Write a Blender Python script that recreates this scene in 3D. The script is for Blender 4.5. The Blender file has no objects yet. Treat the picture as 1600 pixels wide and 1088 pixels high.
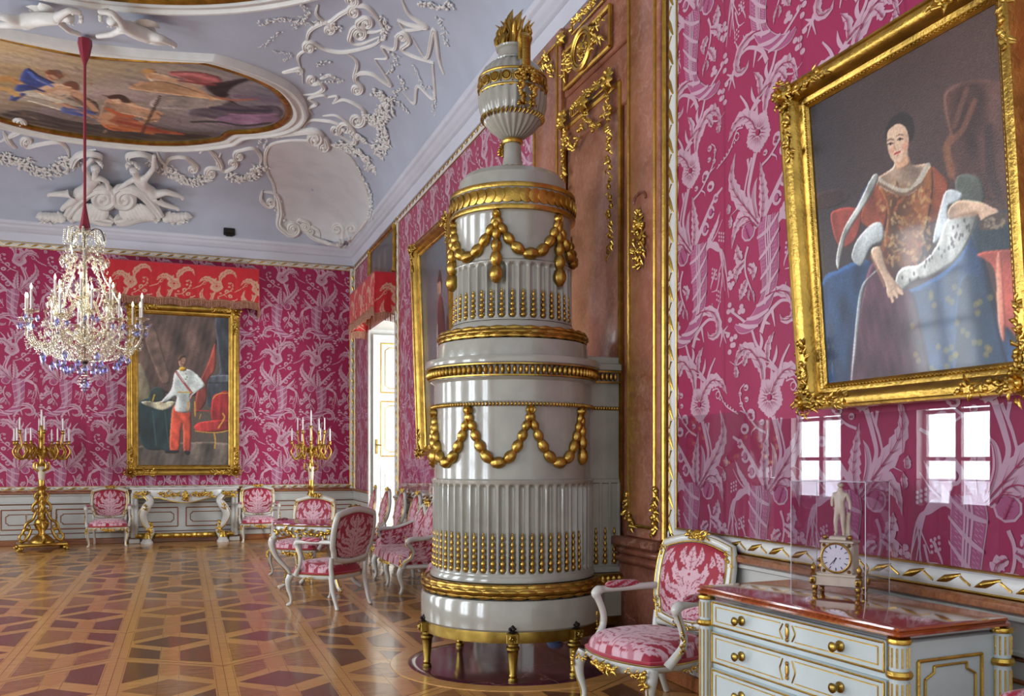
import bpy, bmesh, math, random
import numpy as np
from math import sin, cos, pi, atan2, sqrt, radians as R
S = bpy.context.scene
COL = S.collection
# ---------------------------------------------------------------- camera
FP, VH, YAW, CH = 1403.0, 717.4, 0.351, 1.5      # focal length in px, horizon row, yaw to the right, eye height
cd = bpy.data.cameras.new('camera'); cam = bpy.data.objects.new('camera', cd); COL.objects.link(cam)
cd.sensor_fit = 'HORIZONTAL'; cd.sensor_width = 36.0; cd.lens = FP*36/1600
cd.shift_y = (VH-544)/1600; cd.clip_start = .05; cd.clip_end = 200
cam.location = (0, 0, CH); cam.rotation_euler = (pi/2, 0, -YAW)
S.camera = cam
# ---------------------------------------------------------------- world and light
W = bpy.data.worlds.new('world'); S.world = W; W.use_nodes = True
bg = W.node_tree.nodes['Background']; bg.inputs[0].default_value = (.90, .95, 1.0, 1); bg.inputs[1].default_value = 1.15
def area(loc, size, energy, col, rot, spread=180):
    l = bpy.data.lights.new('daylight', 'AREA'); l.shape = 'RECTANGLE'; l.size, l.size_y = size
    l.energy = energy; l.color = col; l.spread = R(spread)
    o = bpy.data.objects.new('daylight', l); COL.objects.link(o); o.location = loc; o.rotation_euler = rot
    return o
WIN_Y = [1.2, 4.6, 8.0, 11.4, 14.8]              # the five windows of the left wall
for wy in WIN_Y:                                 # daylight coming in through each of them
    area((-5.95, wy, 2.35), (3.3, 1.5), 250 if wy < 14 else 170, (.84, .92, 1.0), (0, -pi/2, 0))
area((4.9, 13.2, 1.7), (1.4, 2.6), 190, (.93, .97, 1.0), (R(90), 0, R(28)))      # window of the next room behind the open door
S.view_settings.view_transform = 'Standard'; S.view_settings.look = 'None'
S.view_settings.exposure = 0.0; S.view_settings.gamma = 1.0; S.view_settings.use_curve_mapping = False
try:
    S.cycles.use_denoising = True; S.cycles.max_bounces = 8; S.cycles.transparent_max_bounces = 24
    S.cycles.caustics_reflective = False; S.cycles.caustics_refractive = False; S.cycles.sample_clamp_indirect = 6
except Exception: pass
# ---------------------------------------------------------------- picture rays -> room points
CT, ST = cos(YAW), sin(YAW)
FW, RT = np.array([ST, CT, 0]), np.array([CT, -ST, 0])
CAM = np.array([0, 0, CH])
def ray(u, v): return FW + RT*((u-800)/FP) + np.array([0, 0, (VH-v)/FP])
def at_depth(u, v, d): return CAM + ray(u, v)*d
def at_x(u, v, X): r = ray(u, v); return CAM + r*(X/r[0])
def at_y(u, v, Y): r = ray(u, v); return CAM + r*(Y/r[1])
def at_z(u, v, Z): r = ray(u, v); return CAM + r*((Z-CH)/r[2])
def wY(u, X=3.127): r = ray(u, VH); return X*r[1]/r[0]
# ---------------------------------------------------------------- materials
def lin(c):
    if isinstance(c, str): c = tuple(int(c[i:i+2], 16) for i in (0, 2, 4))
    c = np.asarray(c, float)/255
    return np.where(c <= .04045, c/12.92, ((c+.055)/1.055)**2.4)
def rgba(c): return tuple(lin(c)) + (1.0,)
def mat(name, col, rough=.5, metal=0, vary=0, vscale=6, bump=0, bscale=40, coat=0, sheen=0, spec=.5, emit=None, estr=0, attr=None, trans=0, col2=None, stretch=None):
    m = bpy.data.materials.new(name); m.use_nodes = True
    n = m.node_tree.nodes; L = m.node_tree.links; p = n['Principled BSDF']
    p.inputs['Base Color'].default_value = rgba(col); p.inputs['Roughness'].default_value = rough
    p.inputs['Metallic'].default_value = metal; p.inputs['Coat Weight'].default_value = coat
    p.inputs['Coat Roughness'].default_value = .06
    p.inputs['Sheen Weight'].default_value = sheen; p.inputs['Specular IOR Level'].default_value = spec
    p.inputs['Transmission Weight'].default_value = trans
    if emit: p.inputs['Emission Color'].default_value = rgba(emit); p.inputs['Emission Strength'].default_value = estr
    tc = n.new('ShaderNodeTexCoord'); vec = tc.outputs['Object']
    if stretch:
        mp = n.new('ShaderNodeMapping'); mp.inputs['Scale'].default_value = stretch; L.new(vec, mp.inputs[0]); vec = mp.outputs[0]
    src = None
    if attr:
        a = n.new('ShaderNodeAttribute'); a.attribute_name = attr; src = a.outputs['Color']; L.new(src, p.inputs['Base Color'])
    if vary:
        t = n.new('ShaderNodeTexNoise'); t.inputs['Scale'].default_value = vscale; t.inputs['Detail'].default_value = 5; L.new(vec, t.inputs['Vector'])
        rp = n.new('ShaderNodeMapRange'); rp.inputs[1].default_value = .35; rp.inputs[2].default_value = .65; L.new(t.outputs['Fac'], rp.inputs[0])
        mx = n.new('ShaderNodeMix'); mx.data_type = 'RGBA'
        if col2 is None:
            mx.blend_type = 'MULTIPLY'; mx.inputs['B'].default_value = (1-vary, 1-vary, 1-vary, 1)
        else: mx.inputs['B'].default_value = rgba(col2)
        L.new(rp.outputs[0], mx.inputs['Factor'])
        if src: L.new(src, mx.inputs['A'])
        else: mx.inputs['A'].default_value = rgba(col)
        L.new(mx.outputs['Result'], p.inputs['Base Color'])
    if bump:
        t = n.new('ShaderNodeTexNoise'); t.inputs['Scale'].default_value = bscale; t.inputs['Detail'].default_value = 3; L.new(vec, t.inputs['Vector'])
        b = n.new('ShaderNodeBump'); b.inputs['Strength'].default_value = bump; b.inputs['Distance'].default_value = .01
        L.new(t.outputs['Fac'], b.inputs['Height']); L.new(b.outputs[0], p.inputs['Normal'])
    return m
def glassy(name, tint, gloss, rough, base):
    m = bpy.data.materials.new(name); m.use_nodes = True; n = m.node_tree.nodes; L = m.node_tree.links
    n.remove(n['Principled BSDF']); o = n['Material Output']
    t = n.new('ShaderNodeBsdfTransparent'); t.inputs[0].default_value = rgba(tint)
    g = n.new('ShaderNodeBsdfGlossy'); g.inputs[0].default_value = rgba(gloss); g.inputs['Roughness'].default_value = rough
    f = n.new('ShaderNodeLayerWeight'); f.inputs[0].default_value = .5; w5 = n.new('ShaderNodeMath'); w5.operation = 'POWER'; w5.inputs[1].default_value = 4; L.new(f.outputs['Facing'], w5.inputs[0])
    a = n.new('ShaderNodeMath'); a.operation = 'MULTIPLY_ADD'; a.inputs[1].default_value = .8; a.inputs[2].default_value = base; a.use_clamp = True; L.new(w5.outputs[0], a.inputs[0])
    x = n.new('ShaderNodeMixShader'); L.new(a.outputs[0], x.inputs[0]); L.new(t.outputs[0], x.inputs[1]); L.new(g.outputs[0], x.inputs[2]); L.new(x.outputs[0], o.inputs[0])
    return m
def marble(name, a, b, c, rough=.3):
    m = mat(name, a, rough, vary=1, col2=b, vscale=3.2, coat=.15)
    n = m.node_tree.nodes; L = m.node_tree.links; p = n['Principled BSDF']
    src = p.inputs['Base Color'].links[0].from_socket
    tc = n.new('ShaderNodeTexCoord')
    t = n.new('ShaderNodeTexNoise'); t.inputs['Scale'].default_value = 28; t.inputs['Detail'].default_value = 8; t.inputs['Roughness'].default_value = .7; L.new(tc.outputs['Object'], t.inputs['Vector'])
    r = n.new('ShaderNodeMapRange'); r.inputs[1].default_value = .45; r.inputs[2].default_value = .75; r.inputs[4].default_value = .75; L.new(t.outputs['Fac'], r.inputs[0])
    x = n.new('ShaderNodeMix'); x.data_type = 'RGBA'; x.inputs['B'].default_value = rgba(c); L.new(r.outputs[0], x.inputs['Factor']); L.new(src, x.inputs['A'])
    w = n.new('ShaderNodeTexVoronoi'); w.feature = 'DISTANCE_TO_EDGE'; w.inputs['Scale'].default_value = 2.3
    t2 = n.new('ShaderNodeTexNoise'); t2.inputs['Scale'].default_value = 3; t2.inputs['Detail'].default_value = 4; L.new(tc.outputs['Object'], t2.inputs['Vector'])
    x3 = n.new('ShaderNodeMix'); x3.data_type = 'RGBA'; x3.inputs['Factor'].default_value = .35; L.new(tc.outputs['Object'], x3.inputs['A']); L.new(t2.outputs['Color'], x3.inputs['B']); L.new(x3.outputs['Result'], w.inputs['Vector'])
    r2 = n.new('ShaderNodeMapRange'); r2.inputs[1].default_value = 0; r2.inputs[2].default_value = .012; r2.inputs[3].default_value = .35; r2.inputs[4].default_value = 0; L.new(w.outputs['Distance'], r2.inputs[0])
    x2 = n.new('ShaderNodeMix'); x2.data_type = 'RGBA'; x2.inputs['B'].default_value = rgba((205, 165, 145)); L.new(r2.outputs[0], x2.inputs['Factor']); L.new(x.outputs['Result'], x2.inputs['A'])
    L.new(x2.outputs['Result'], p.inputs['Base Color'])
    return m
def wood(name, a, b, rough=.28, scale=(3, 40, 40), vs=1.6, coat=.2):
    return mat(name, a, rough, vary=1, col2=b, vscale=vs, stretch=scale, coat=coat)
GOLD = mat('gilding', 'CBA450', .31, 1, vary=.42, vscale=9, bump=.25, bscale=60)
GOLD2 = mat('pale gilding', 'D9B254', .3, 1, vary=.3, vscale=14, bump=.2, bscale=90)
BRASS = mat('aged brass', 'A88C44', .3, 1, vary=.35, vscale=14)
GLAZE = mat('white stove glaze', 'A9A79B', .18, vary=.16, vscale=5, bump=.12, bscale=12, coat=.5)
LACQ = mat('white lacquer', 'D3D3CB', .3, vary=.07, vscale=6, coat=.2)
LACQW = mat('pale painted panelling', 'BFC0BA', .42, vary=.08, vscale=3)
TRIMW = mat('white painted trim', 'DADAD4', .4, vary=.08, vscale=8)
STUCCO = mat('white stucco', 'B3BAC8', .75, vary=.1, vscale=1.6, bump=.12, bscale=30)
STUCCO2 = mat('carved stucco', 'E2E0DA', .7, vary=.12, vscale=7, bump=.2, bscale=40)
CORN = mat('cornice paint', 'CDD0DA', .6, vary=.07, vscale=2)
SILK = mat('crimson silk', 'A41F53', .48, vary=.12, vscale=2, bump=.08, bscale=300, sheen=.25, spec=.35)
MOTIF = mat('silk brocade flower', 'CCA4B4', .42, vary=.1, vscale=5, bump=.08, bscale=300, sheen=.3, spec=.4)
MIDTONE = mat('silk hatched ground', 'AE5680', .45, vary=.1, vscale=5, sheen=.25, spec=.35)
FAB = mat('damask upholstery', 'B02A40', .55, attr='Col', vary=.1, vscale=16, bump=.12, bscale=350, sheen=.25, spec=.35)
REDF = mat('red braid', 'B01E38', .6, vary=.15, vscale=30, sheen=.3)
CANVAS = mat('oil painting', '404040', .38, attr='Col', bump=.12, bscale=160, vary=.06, vscale=60, spec=.5, coat=.3)
FRESCO = mat('painted plaster', '808080', .6, attr='Col', bump=.1, bscale=60)
MARB = marble('red brown marble', 'AE6E54', '8A5038', 'C29078')
MARBD = marble('dark brown marble', '7C4A38', '5C3426', '94624C')
WOODL = wood('light oak', 'D8A45E', 'BE8A4C')
WOODM = wood('brown oak', 'A87848', '8A5C34')
WOODD = wood('dark walnut', '7C5436', '5E3E26')
for _m in (WOODL, WOODM, WOODD): _m.node_tree.nodes['Principled BSDF'].inputs['Roughness'].default_value = .22
RAILW = wood('rail wood', '9B623A', '7A4628')
MAHOG = wood('polished cherry wood', 'A45427', '84391A', .1, (40, 3, 40), coat=.8)
BLACK = mat('black metal', '17181A', .4)
DARK = mat('dark iron', '2B2622', .5, .6)
CRYS = glassy('cut crystal', 'F6F6F2', 'FFFDF2', .08, .30)
CRYSB = glassy('violet cut crystal', 'C9CBEA', 'E6E8FF', .08, .25)
ACRY = glassy('clear acrylic', 'F7F6F8', 'FFFFFF', .0, .035)
WAX = mat('candle wax', 'EFEDE6', .5)
BULB = mat('lit bulb', 'FFF2D8', .4, emit='FFE6BE', estr=7)
ROPE = mat('red velvet cord', '8E1830', .7, sheen=.4)
IVORY = mat('ivory marble', 'DDD0B8', .3, vary=.15, vscale=14)
ENAM = mat('white enamel dial', 'E8EAF2', .15, coat=.6)
FRINGE = mat('gold and red fringe', 'B48A64', .6, vary=1, col2='8A4A44', vscale=4, stretch=(60, 60, 3))
BLUEP = mat('pale blue plastic', '6FA8DC', .35)
# ---------------------------------------------------------------- mesh builder
def nrm(a): a = np.asarray(a, float); return a/max(1e-9, np.linalg.norm(a))
def rotz(a): return np.array([[cos(a), -sin(a), 0], [sin(a), cos(a), 0], [0, 0, 1]])
def basis(z, x=None):
    z = nrm(z); x = np.array([1., 0, 0]) if x is None else np.asarray(x, float)
    if abs(np.dot(nrm(x), z)) > .97: x = np.array([0, 1., 0]) if abs(z[1]) < .9 else np.array([1., 0, 0])
    x = nrm(x - z*np.dot(x, z)); return np.stack([x, np.cross(z, x), z], 1)     # columns
def spline(P, n=24, closed=False):
    P = np.asarray(P, float); k = len(P); out = []
    segs = k if closed else k-1
    for i in range(segs):
        if closed: a, b, c, d = P[(i-1) % k], P[i], P[(i+1) % k], P[(i+2) % k]
        else:
            b, c = P[i], P[i+1]; a = P[i-1] if i else 2*b-c; d = P[i+2] if i+2 < k else 2*c-b
        m = max(2, int(round(n/segs)))
        t = np.linspace(0, 1, m, endpoint=False)[:, None]
        out.append(.5*((2*b)+(c-a)*t+(2*a-5*b+4*c-d)*t*t+(3*b-a-3*c+d)*t**3))
    if not closed: out.append(P[-1:])
    return np.concatenate(out)
class MB:
    def __init__(s): s.v = []; s.f = []; s.m = []; s.n = 0; s.T = None
    def add(s, V, F, mi=0):
        V = np.asarray(V, float)
        if s.T is not None: V = V @ s.T[0].T + s.T[1]
        s.v.append(V); n = s.n
        s.f.extend([tuple(i+n for i in f) for f in F]); s.m.extend([mi]*len(F)); s.n += len(V)
        return s
    def quad(s, a, b, c, d, mi=0): return s.add([a, b, c, d], [(0, 1, 2, 3)], mi)
    def box(s, c, d, mi=0, b=.0, rot=None):
        c = np.asarray(c, float); x, y, z = np.asarray(d, float)/2
        b = min(b, x*.9, y*.9, z*.9)
        if b <= 0:
            V = np.array([(sx*x, sy*y, sz*z) for sz in (-1, 1) for sx, sy in ((-1, -1), (1, -1), (1, 1), (-1, 1))])
            F = [(3, 2, 1, 0), (4, 5, 6, 7), (0, 1, 5, 4), (1, 2, 6, 5), (2, 3, 7, 6), (3, 0, 4, 7)]
        else:
            rg = []
            for zz, i in ((-z, b), (-z+b, 0), (z-b, 0), (z, b)):
                X, Y = x-i, y-i; k = b*.6
                rg += [(-X+k, -Y, zz), (X-k, -Y, zz), (X, -Y+k, zz), (X, Y-k, zz), (X-k, Y, zz), (-X+k, Y, zz), (-X, Y-k, zz), (-X, -Y+k, zz)]
            V = np.array(rg); F = [tuple(range(7, -1, -1)), tuple(range(24, 32))]
            for r in range(3):
                for i in range(8): j = (i+1) % 8; F.append((r*8+i, r*8+j, r*8+8+j, r*8+8+i))
        if rot is not None: V = V @ np.asarray(rot).T
        return s.add(V+c, F, mi)
    def loft(s, rings, closed=True, cap=True, mi=0):
        k = len(rings[0]); V = np.concatenate([np.asarray(r, float) for r in rings]); F = []
        for r in range(len(rings)-1):
            for i in range(k if closed else k-1):
                j = (i+1) % k; F.append((r*k+i, r*k+j, r*k+k+j, r*k+k+i))
        if cap: F.append(tuple(range(k-1, -1, -1))); F.append(tuple(range(len(V)-k, len(V))))
        return s.add(V, F, mi)
    def lathe(s, prof, n=32, c=(0, 0, 0), a0=0, a1=2*pi, mi=0, ax=None, rmod=None):
        full = abs(a1-a0-2*pi) < 1e-6
        A = np.linspace(a0, a1, n, endpoint=not full); rings = []
        for r, z in prof:
            rr = r*np.ones(n) if rmod is None else r+rmod(A, r, z)
            rings.append(np.stack([rr*np.cos(A), rr*np.sin(A), z*np.ones(n)], 1))
        rings = [g if ax is None else g @ np.asarray(ax).T for g in rings]
        return s.loft([g+np.asarray(c, float) for g in rings], closed=full, cap=full, mi=mi)
    def tube(s, P, r, n=8, mi=0, closed=False, flat=1.0, up=None, cap=True):
        P = np.asarray(P, float); k = len(P); r = np.ones(k)*r if np.isscalar(r) else np.interp(np.linspace(0, 1, k), np.linspace(0, 1, len(r)), r)
        T = np.roll(P, -1, 0)-np.roll(P, 1, 0)
        if not closed: T[0] = P[1]-P[0]; T[-1] = P[-1]-P[-2]
        T /= np.maximum(1e-9, np.linalg.norm(T, axis=1))[:, None]
        x = basis(T[0], up)[:, 0]; A = np.linspace(0, 2*pi, n, endpoint=False); rings = []
        for i in range(k):
            if up is not None:
                x = np.asarray(up, float)
            x = x-T[i]*np.dot(x, T[i]); l = np.linalg.norm(x)
            x = x/l if l > 1e-6 else basis(T[i])[:, 0]
            y = np.cross(T[i], x)
            rings.append(P[i]+r[i]*(np.cos(A)[:, None]*x*flat+np.sin(A)[:, None]*y))
        if closed: rings.append(rings[0]); return s.loft(rings, cap=False, mi=mi)
        return s.loft(rings, cap=cap, mi=mi)
    def ell(s, c, r, B=None, nu=8, nv=6, mi=0):
        r = np.ones(3)*r if np.isscalar(r) else np.asarray(r, float)
        V = [(0, 0, -1)]
        for j in range(1, nv):
            t = -pi/2+pi*j/nv
            V += [(cos(t)*cos(2*pi*i/nu), cos(t)*sin(2*pi*i/nu), sin(t)) for i in range(nu)]
        V.append((0, 0, 1)); F = []
        for i in range(nu): F.append((0, 1+(i+1) % nu, 1+i)); F.append((len(V)-1, len(V)-1-nu+i, len(V)-1-nu+(i+1) % nu))
        for j in range(nv-2):
            for i in range(nu): a = 1+j*nu+i; b = 1+j*nu+(i+1) % nu; F.append((a, b, b+nu, a+nu))
        V = np.array(V)*r
        if B is not None: V = V @ np.asarray(B).T
        return s.add(V+np.asarray(c, float), F, mi)
    def leaf(s, P, w, nor, thick=.3, mi=0):          # a raised, pointed leaf along a path
        P = np.asarray(P, float); k = len(P); nor = nrm(nor); rings = []
        for i in range(k):
            t = i/(k-1); ww = w*(sin(pi*min(1, t*.92+.08)**.8)+.04)
            T = P[min(i+1, k-1)]-P[max(i-1, 0)]; x = nrm(np.cross(nor, T)+1e-9)
            rings.append(np.array([P[i]-x*ww, P[i]-x*ww*.5+nor*ww*thick*.8, P[i]+nor*ww*thick, P[i]+x*ww*.5+nor*ww*thick*.8, P[i]+x*ww, P[i]-nor*ww*.1]))
        return s.loft(rings, mi=mi)
    def build(s, name, mats, parent=None, smooth=40):
        me = bpy.data.meshes.new(name)
        V = np.concatenate(s.v) if s.v else np.zeros((0, 3))
        me.from_pydata(V.tolist(), [], s.f)
        for q in (mats if isinstance(mats, (list, tuple)) else [mats]): me.materials.append(q)
        if len(me.materials) > 1: me.polygons.foreach_set('material_index', s.m)
        if smooth:
            me.polygons.foreach_set('use_smooth', [True]*len(me.polygons))
            try: me.set_sharp_from_angle(angle=R(smooth))
            except Exception: pass
        me.update()
        o = bpy.data.objects.new(name, me); COL.objects.link(o)
        if parent: o.parent = parent
        return o
def tag(o, label, cat=None, group=None):
    o['label'] = label
    if cat: o['category'] = cat
    if group: o['group'] = group
    return o
def thing(name, label, cat, loc=(0, 0, 0), rz=0, group=None):
    o = bpy.data.objects.new(name, None); COL.objects.link(o); o.empty_display_size = .1
    o.location = [float(a) for a in loc]; o.rotation_euler = (0, 0, rz)
    return tag(o, label, cat, group)
def struct(o): o['kind'] = 'structure'; return o
def copy_tree(o, parent=None):
    c = o.copy(); COL.objects.link(c)
    if parent: c.parent = parent
    for ch in list(o.children): copy_tree(ch, c)
    return c
def colgrid(name, P, C, m, parent=None, closed_u=False):       # P (ny,nx,3) points, C (ny,nx,3) sRGB colours 0..255
    ny, nx = P.shape[:2]; me = bpy.data.meshes.new(name)
    i = np.arange(ny*nx).reshape(ny, nx)
    F = np.stack([i[:-1, :-1], i[:-1, 1:], i[1:, 1:], i[1:, :-1]], -1).reshape(-1, 4)
    me.from_pydata(P.reshape(-1, 3).tolist(), [], F.tolist())
    a = me.color_attributes.new('Col', 'FLOAT_COLOR', 'POINT')
    a.data.foreach_set('color', np.concatenate([lin(C.reshape(-1, 3)), np.ones((ny*nx, 1))], 1).astype(np.float32).ravel())
    me.materials.append(m); me.polygons.foreach_set('use_smooth', [True]*len(me.polygons)); me.update()
    o = bpy.data.objects.new(name, me); COL.objects.link(o)
    if parent: o.parent = parent
    return o
# ---------------------------------------------------------------- 2D painting on vertex grids
def inpoly(X, Y, P):
    ins = np.zeros(X.shape, bool); n = len(P)
    for i in range(n):
        (x1, y1), (x2, y2) = P[i], P[i-1]
        if y1 == y2: continue
        c = ((y1 > Y) != (y2 > Y)) & (X < (x2-x1)*(Y-y1)/(y2-y1)+x1); ins ^= c
    return ins
def blur(a, k):
    for _ in range(k):
        b = np.pad(a, 1, mode='edge'); a = (b[:-2, 1:-1]+b[2:, 1:-1]+b[1:-1, :-2]+b[1:-1, 2:]+2*a)/6
    return a
class Paint:
    def __init__(s, w, h, nx, bg):
        s.w, s.h = w, h; s.nx = nx; s.ny = int(nx*h/w)
        s.X, s.Y = np.meshgrid(np.linspace(0, w, s.nx), np.linspace(0, h, s.ny)); s.a = np.ones((s.ny, s.nx, 3))*np.array(bg, float)
        s.rs = np.random.RandomState(5)
    def mask(s, P): return inpoly(s.X, s.Y, [tuple(p) for p in P]).astype(float)
    def put(s, m, c, op=1.0):
        m = (m*op)[..., None]; s.a = s.a*(1-m)+np.array(c, float)*m
    def poly(s, P, c, soft=1, op=1, smooth=True, form=0.0):
        if smooth: P = spline(P, max(24, len(P)*6), True)
        m = s.mask(P)
        if form:                                    # the painter's modelling: rounded tones and folds inside the painted shape
            k = max(4, int(.09*sqrt(m.sum()))); b = blur(m, k*2); gy, gx = np.gradient(b); g = (gx*.75-gy*.65)*k*.8
            f = noise2(s.X*9/s.w, s.Y*4/s.w, int(abs(P[0][0])*997) % 1000+1, 1.6)*.38; t = np.clip(1+form*(g+f-.06), .45, 1.5)[..., None]
            m2 = (blur(m, soft)*op)[..., None]; s.a = s.a*(1-m2)+np.clip(np.array(c, float)*t, 0, 255)*m2; return s
        s.put(blur(m, soft), c, op); return s
    def ell(s, x, y, rx, ry, c, soft=1, op=1, rot=0):
        dx, dy = s.X-x, s.Y-y; a = dx*cos(rot)+dy*sin(rot); b = -dx*sin(rot)+dy*cos(rot)
        s.put(blur(((a/rx)**2+(b/ry)**2 < 1).astype(float), soft), c, op); return s
    def stroke(s, P, w, c, soft=1, op=1):
        P = spline(P, 24); w = np.interp(np.linspace(0, 1, len(P)), np.linspace(0, 1, np.size(w)), np.atleast_1d(w)); m = np.zeros(s.X.shape)
        for p, q in zip(P, w): m = np.maximum(m, ((s.X-p[0])**2+(s.Y-p[1])**2 < q*q))
        s.put(blur(m, soft), c, op); return s
    def noise(s, amt, k=3):
        n = s.rs.randn(s.ny, s.nx); n = blur(n, k); n /= n.std(); s.a *= (1+amt*n)[..., None]; return s
    def out(s): return np.clip(s.a, 0, 255)
def noise2(X, Y, seed, f=1.0):
    r = np.random.RandomState(seed); z = 0
    for k in range(7):
        a, b, c = r.randn(2)*f*(1+k*.6), r.rand()*6.3, 1/(1+k*.5)
        z = z+c*np.sin(X*a[0]+Y*a[1]+b)
    return z/2.5
# ================================================================ ROOM SHELL
XW, YB, XL = 3.127, 17.43, -5.7
ZT, ZR = 5.24, .914                               # top of the silk, top of the dado rail
HC, RC, VC = 6.4, 1.7, .85                        # ceiling height, cove radius and rise
XLIP, YLIP, XLL = XW-.2, YB-.2, XL+.2
# ---- damask motif, metres inside one loom width
PITCH, ROW = .735, 1.54
def dm(P): P = np.asarray(P, float).reshape(-1, 2); return np.stack([(P[:, 0]-340)/573, -(P[:, 1]-130)/1049], 1)
DP = []
def Lf(P, w, lob=0, vein=1, lay=0):
    n = 26 if lob else 14
    w *= 1.12; c = spline(dm(P), n); k = len(c); T = np.gradient(c, axis=0); T /= np.linalg.norm(T, axis=1)[:, None]+1e-9; N = np.stack([-T[:, 1], T[:, 0]], 1)
    t = np.linspace(0, 1, k); ww = w*np.sin(pi*(t*.93+.05)**.75)
    if lob: ww = ww*(1-.38*((t*lob) % 1))
    DP.append((lay, np.concatenate([c+N*ww[:, None], (c-N*ww[:, None])[::-1]])))
    if vein:
        vw = .0032*(1-t*.8)+.0006; DP.append((2, np.concatenate([c+N*vw[:, None], (c-N*vw[:, None])[::-1]])[:]))
        if lob:
            for i in range(4, k-3, max(3, k//lob)):
                for sg in (1, -1):
                    a = c[i]; b = c[min(k-1, i+3)]+sg*N[i]*ww[i]*.75; d = nrm(np.append(b-a, 0))[:2]; q = np.array([-d[1], d[0]])*.0022
                    DP.append((2, np.array([a+q, b, a-q])))
def St(P, w0, w1=None, lay=0):
    w0 *= 1.3; w1 = w0*.25 if w1 is None else w1*1.3
    c = spline(dm(P), max(8, len(P)*5)); T = np.gradient(c, axis=0); T /= np.linalg.norm(T, axis=1)[:, None]+1e-9; N = np.stack([-T[:, 1], T[:, 0]], 1)
    w = np.linspace(w0, w1, len(c))[:, None]; DP.append((lay, np.concatenate([c+N*w, (c-N*w)[::-1]])))
def Ds(x, y, r, lay=0, ax=1.0):
    c = dm([(x, y)])[0]; a = np.linspace(0, 2*pi, 9, endpoint=False); DP.append((lay, c+np.stack([np.cos(a)*r*ax, np.sin(a)*r], 1)))
def Rg(x, y, r, w, a0=0, a1=340, lay=0):
    c = dm([(x, y)])[0]; a = np.radians(np.linspace(a0, a1, 15)); d = np.stack([np.cos(a), np.sin(a)], 1)
    DP.append((lay, np.concatenate([c+d*(r+w), (c+d*(r-w))[::-1]])))
# flower
c0 = dm([(525, 130)])[0]
for k in range(10):
    a = 2*pi*k/10+.3; d = np.array([cos(a), sin(a)]); q = np.array([-d[1], d[0]]); r = .118 if k % 2 else .105
    pet = [c0+d*.016-q*.008, c0+d*r*.55-q*.034, c0+d*r*.86-q*.043, c0+d*r*.9-q*.024, c0+d*r*1.02-q*.016, c0+d*r*.94, c0+d*r*1.02+q*.016, c0+d*r*.9+q*.024, c0+d*r*.86+q*.043, c0+d*r*.55+q*.034, c0+d*.016+q*.008]
    DP.append((0, np.array(pet)))
    DP.append((2, np.array([c0+d*.03-q*.004, c0+d*r*.7, c0+d*.03+q*.004])))
    e = nrm(np.append(d+q*.33, 0))[:2]; DP.append((2, np.array([c0+e*.045-q*.0022, c0+e*.1, c0+e*.045+q*.0022])))
Ds(525, 130, .02, 2); Ds(525, 128, .012)
Lf([(515, 110), (490, 40), (440, -20), (385, 5), (350, 80)], .052, 7); Lf([(560, 20), (575, -80), (640, -180), (700, -160), (728, -60)], .05, 7)
Lf([(520, 90), (510, 30), (520, -40)], .026, 0, 0); Lf([(545, 90), (560, 30), (555, -40)], .02, 0, 0)
# stems and tall leaves
St([(508, 245), (480, 380), (470, 480), (505, 600), (540, 690)], .013, .007); St([(488, 260), (455, 400), (450, 500), (500, 640)], .007, .004); St([(465, 255), (470, 330), (455, 400)], .008, .003)
Lf([(530, 690), (460, 560), (395, 430), (370, 320), (392, 180)], .054, 8); Lf([(545, 680), (555, 560), (548, 440), (535, 315)], .046, 7)
Lf([(520, 650), (500, 540), (505, 450), (520, 400)], .02, 0)
# ribbon curls
St([(548, 665), (590, 580), (640, 480), (685, 400), (735, 355)], .017, .006)
for x, y, r in ((624, 575, .034), (661, 480, .033), (692, 402, .02)): Rg(x, y, r, .009); Ds(x, y, r*.62, 1)
# wheat and falling plumes
Lf([(605, 745), (650, 665), (690, 590), (722, 505)], .022, 9, 0); St([(640, 690), (700, 590), (712, 520)], .006); St([(625, 720), (690, 650), (735, 560)], .006)
for k, e in enumerate(((752, 1030), (735, 1000), (765, 960), (700, 940), (720, 1080), (775, 1080))):
    St([(605, 745), (650, 700), (700, 705+8*k), (725+4*k, 800), e], .012, .002)
St([(690, 880), (665, 960), (660, 990)], .007); St([(720, 900), (700, 1000), (665, 1010)], .006)
for k in range(9): Ds(672+(k % 3)*13-k*.5, 860+k*9, .0085); Ds(700+(k % 3)*11, 1010+k*10, .0075); Ds(715+(k % 3)*14, 640+k*8, .0085)
# scroll leaf and shell
Lf([(500, 690), (470, 620), (425, 610), (390, 670), (372, 775)], .05, 6); Lf([(520, 700), (480, 650), (430, 660)], .03, 4)
Ds(470, 705, .062, 0, 1.15); Ds(470, 705, .05, 1, 1.15); Lf([(478, 755), (465, 710), (452, 660)], .034, 4)
# cornucopia
hb = spline(dm([(585, 660), (580, 760), (585, 880), (588, 1000), (583, 1090), (560, 1180), (500, 1270), (430, 1300), (392, 1270)]), 40)
hw = np.interp(np.linspace(0, 1, len(hb)), [0, .12, .35, .6, .8, 1], [.078, .092, .074, .05, .036, .006]); hT = np.gradient(hb, axis=0); hT /= np.linalg.norm(hT, axis=1)[:, None]; hN = np.stack([-hT[:, 1], hT[:, 0]], 1)
DP.append((0, np.concatenate([hb+hN*(hw+.006)[:, None], (hb-hN*(hw+.006)[:, None])[::-1]]))); DP.append((1, np.concatenate([hb+hN*hw[:, None], (hb-hN*hw[:, None])[::-1]])))
for f in (-.25, 0, .2): DP.append((1.2, np.concatenate([hb[:26]+hN[:26]*(hw[:26]*f+.006)[:, None], (hb[:26]+hN[:26]*(hw[:26]*f-.006)[:, None])[::-1]])))
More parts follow.
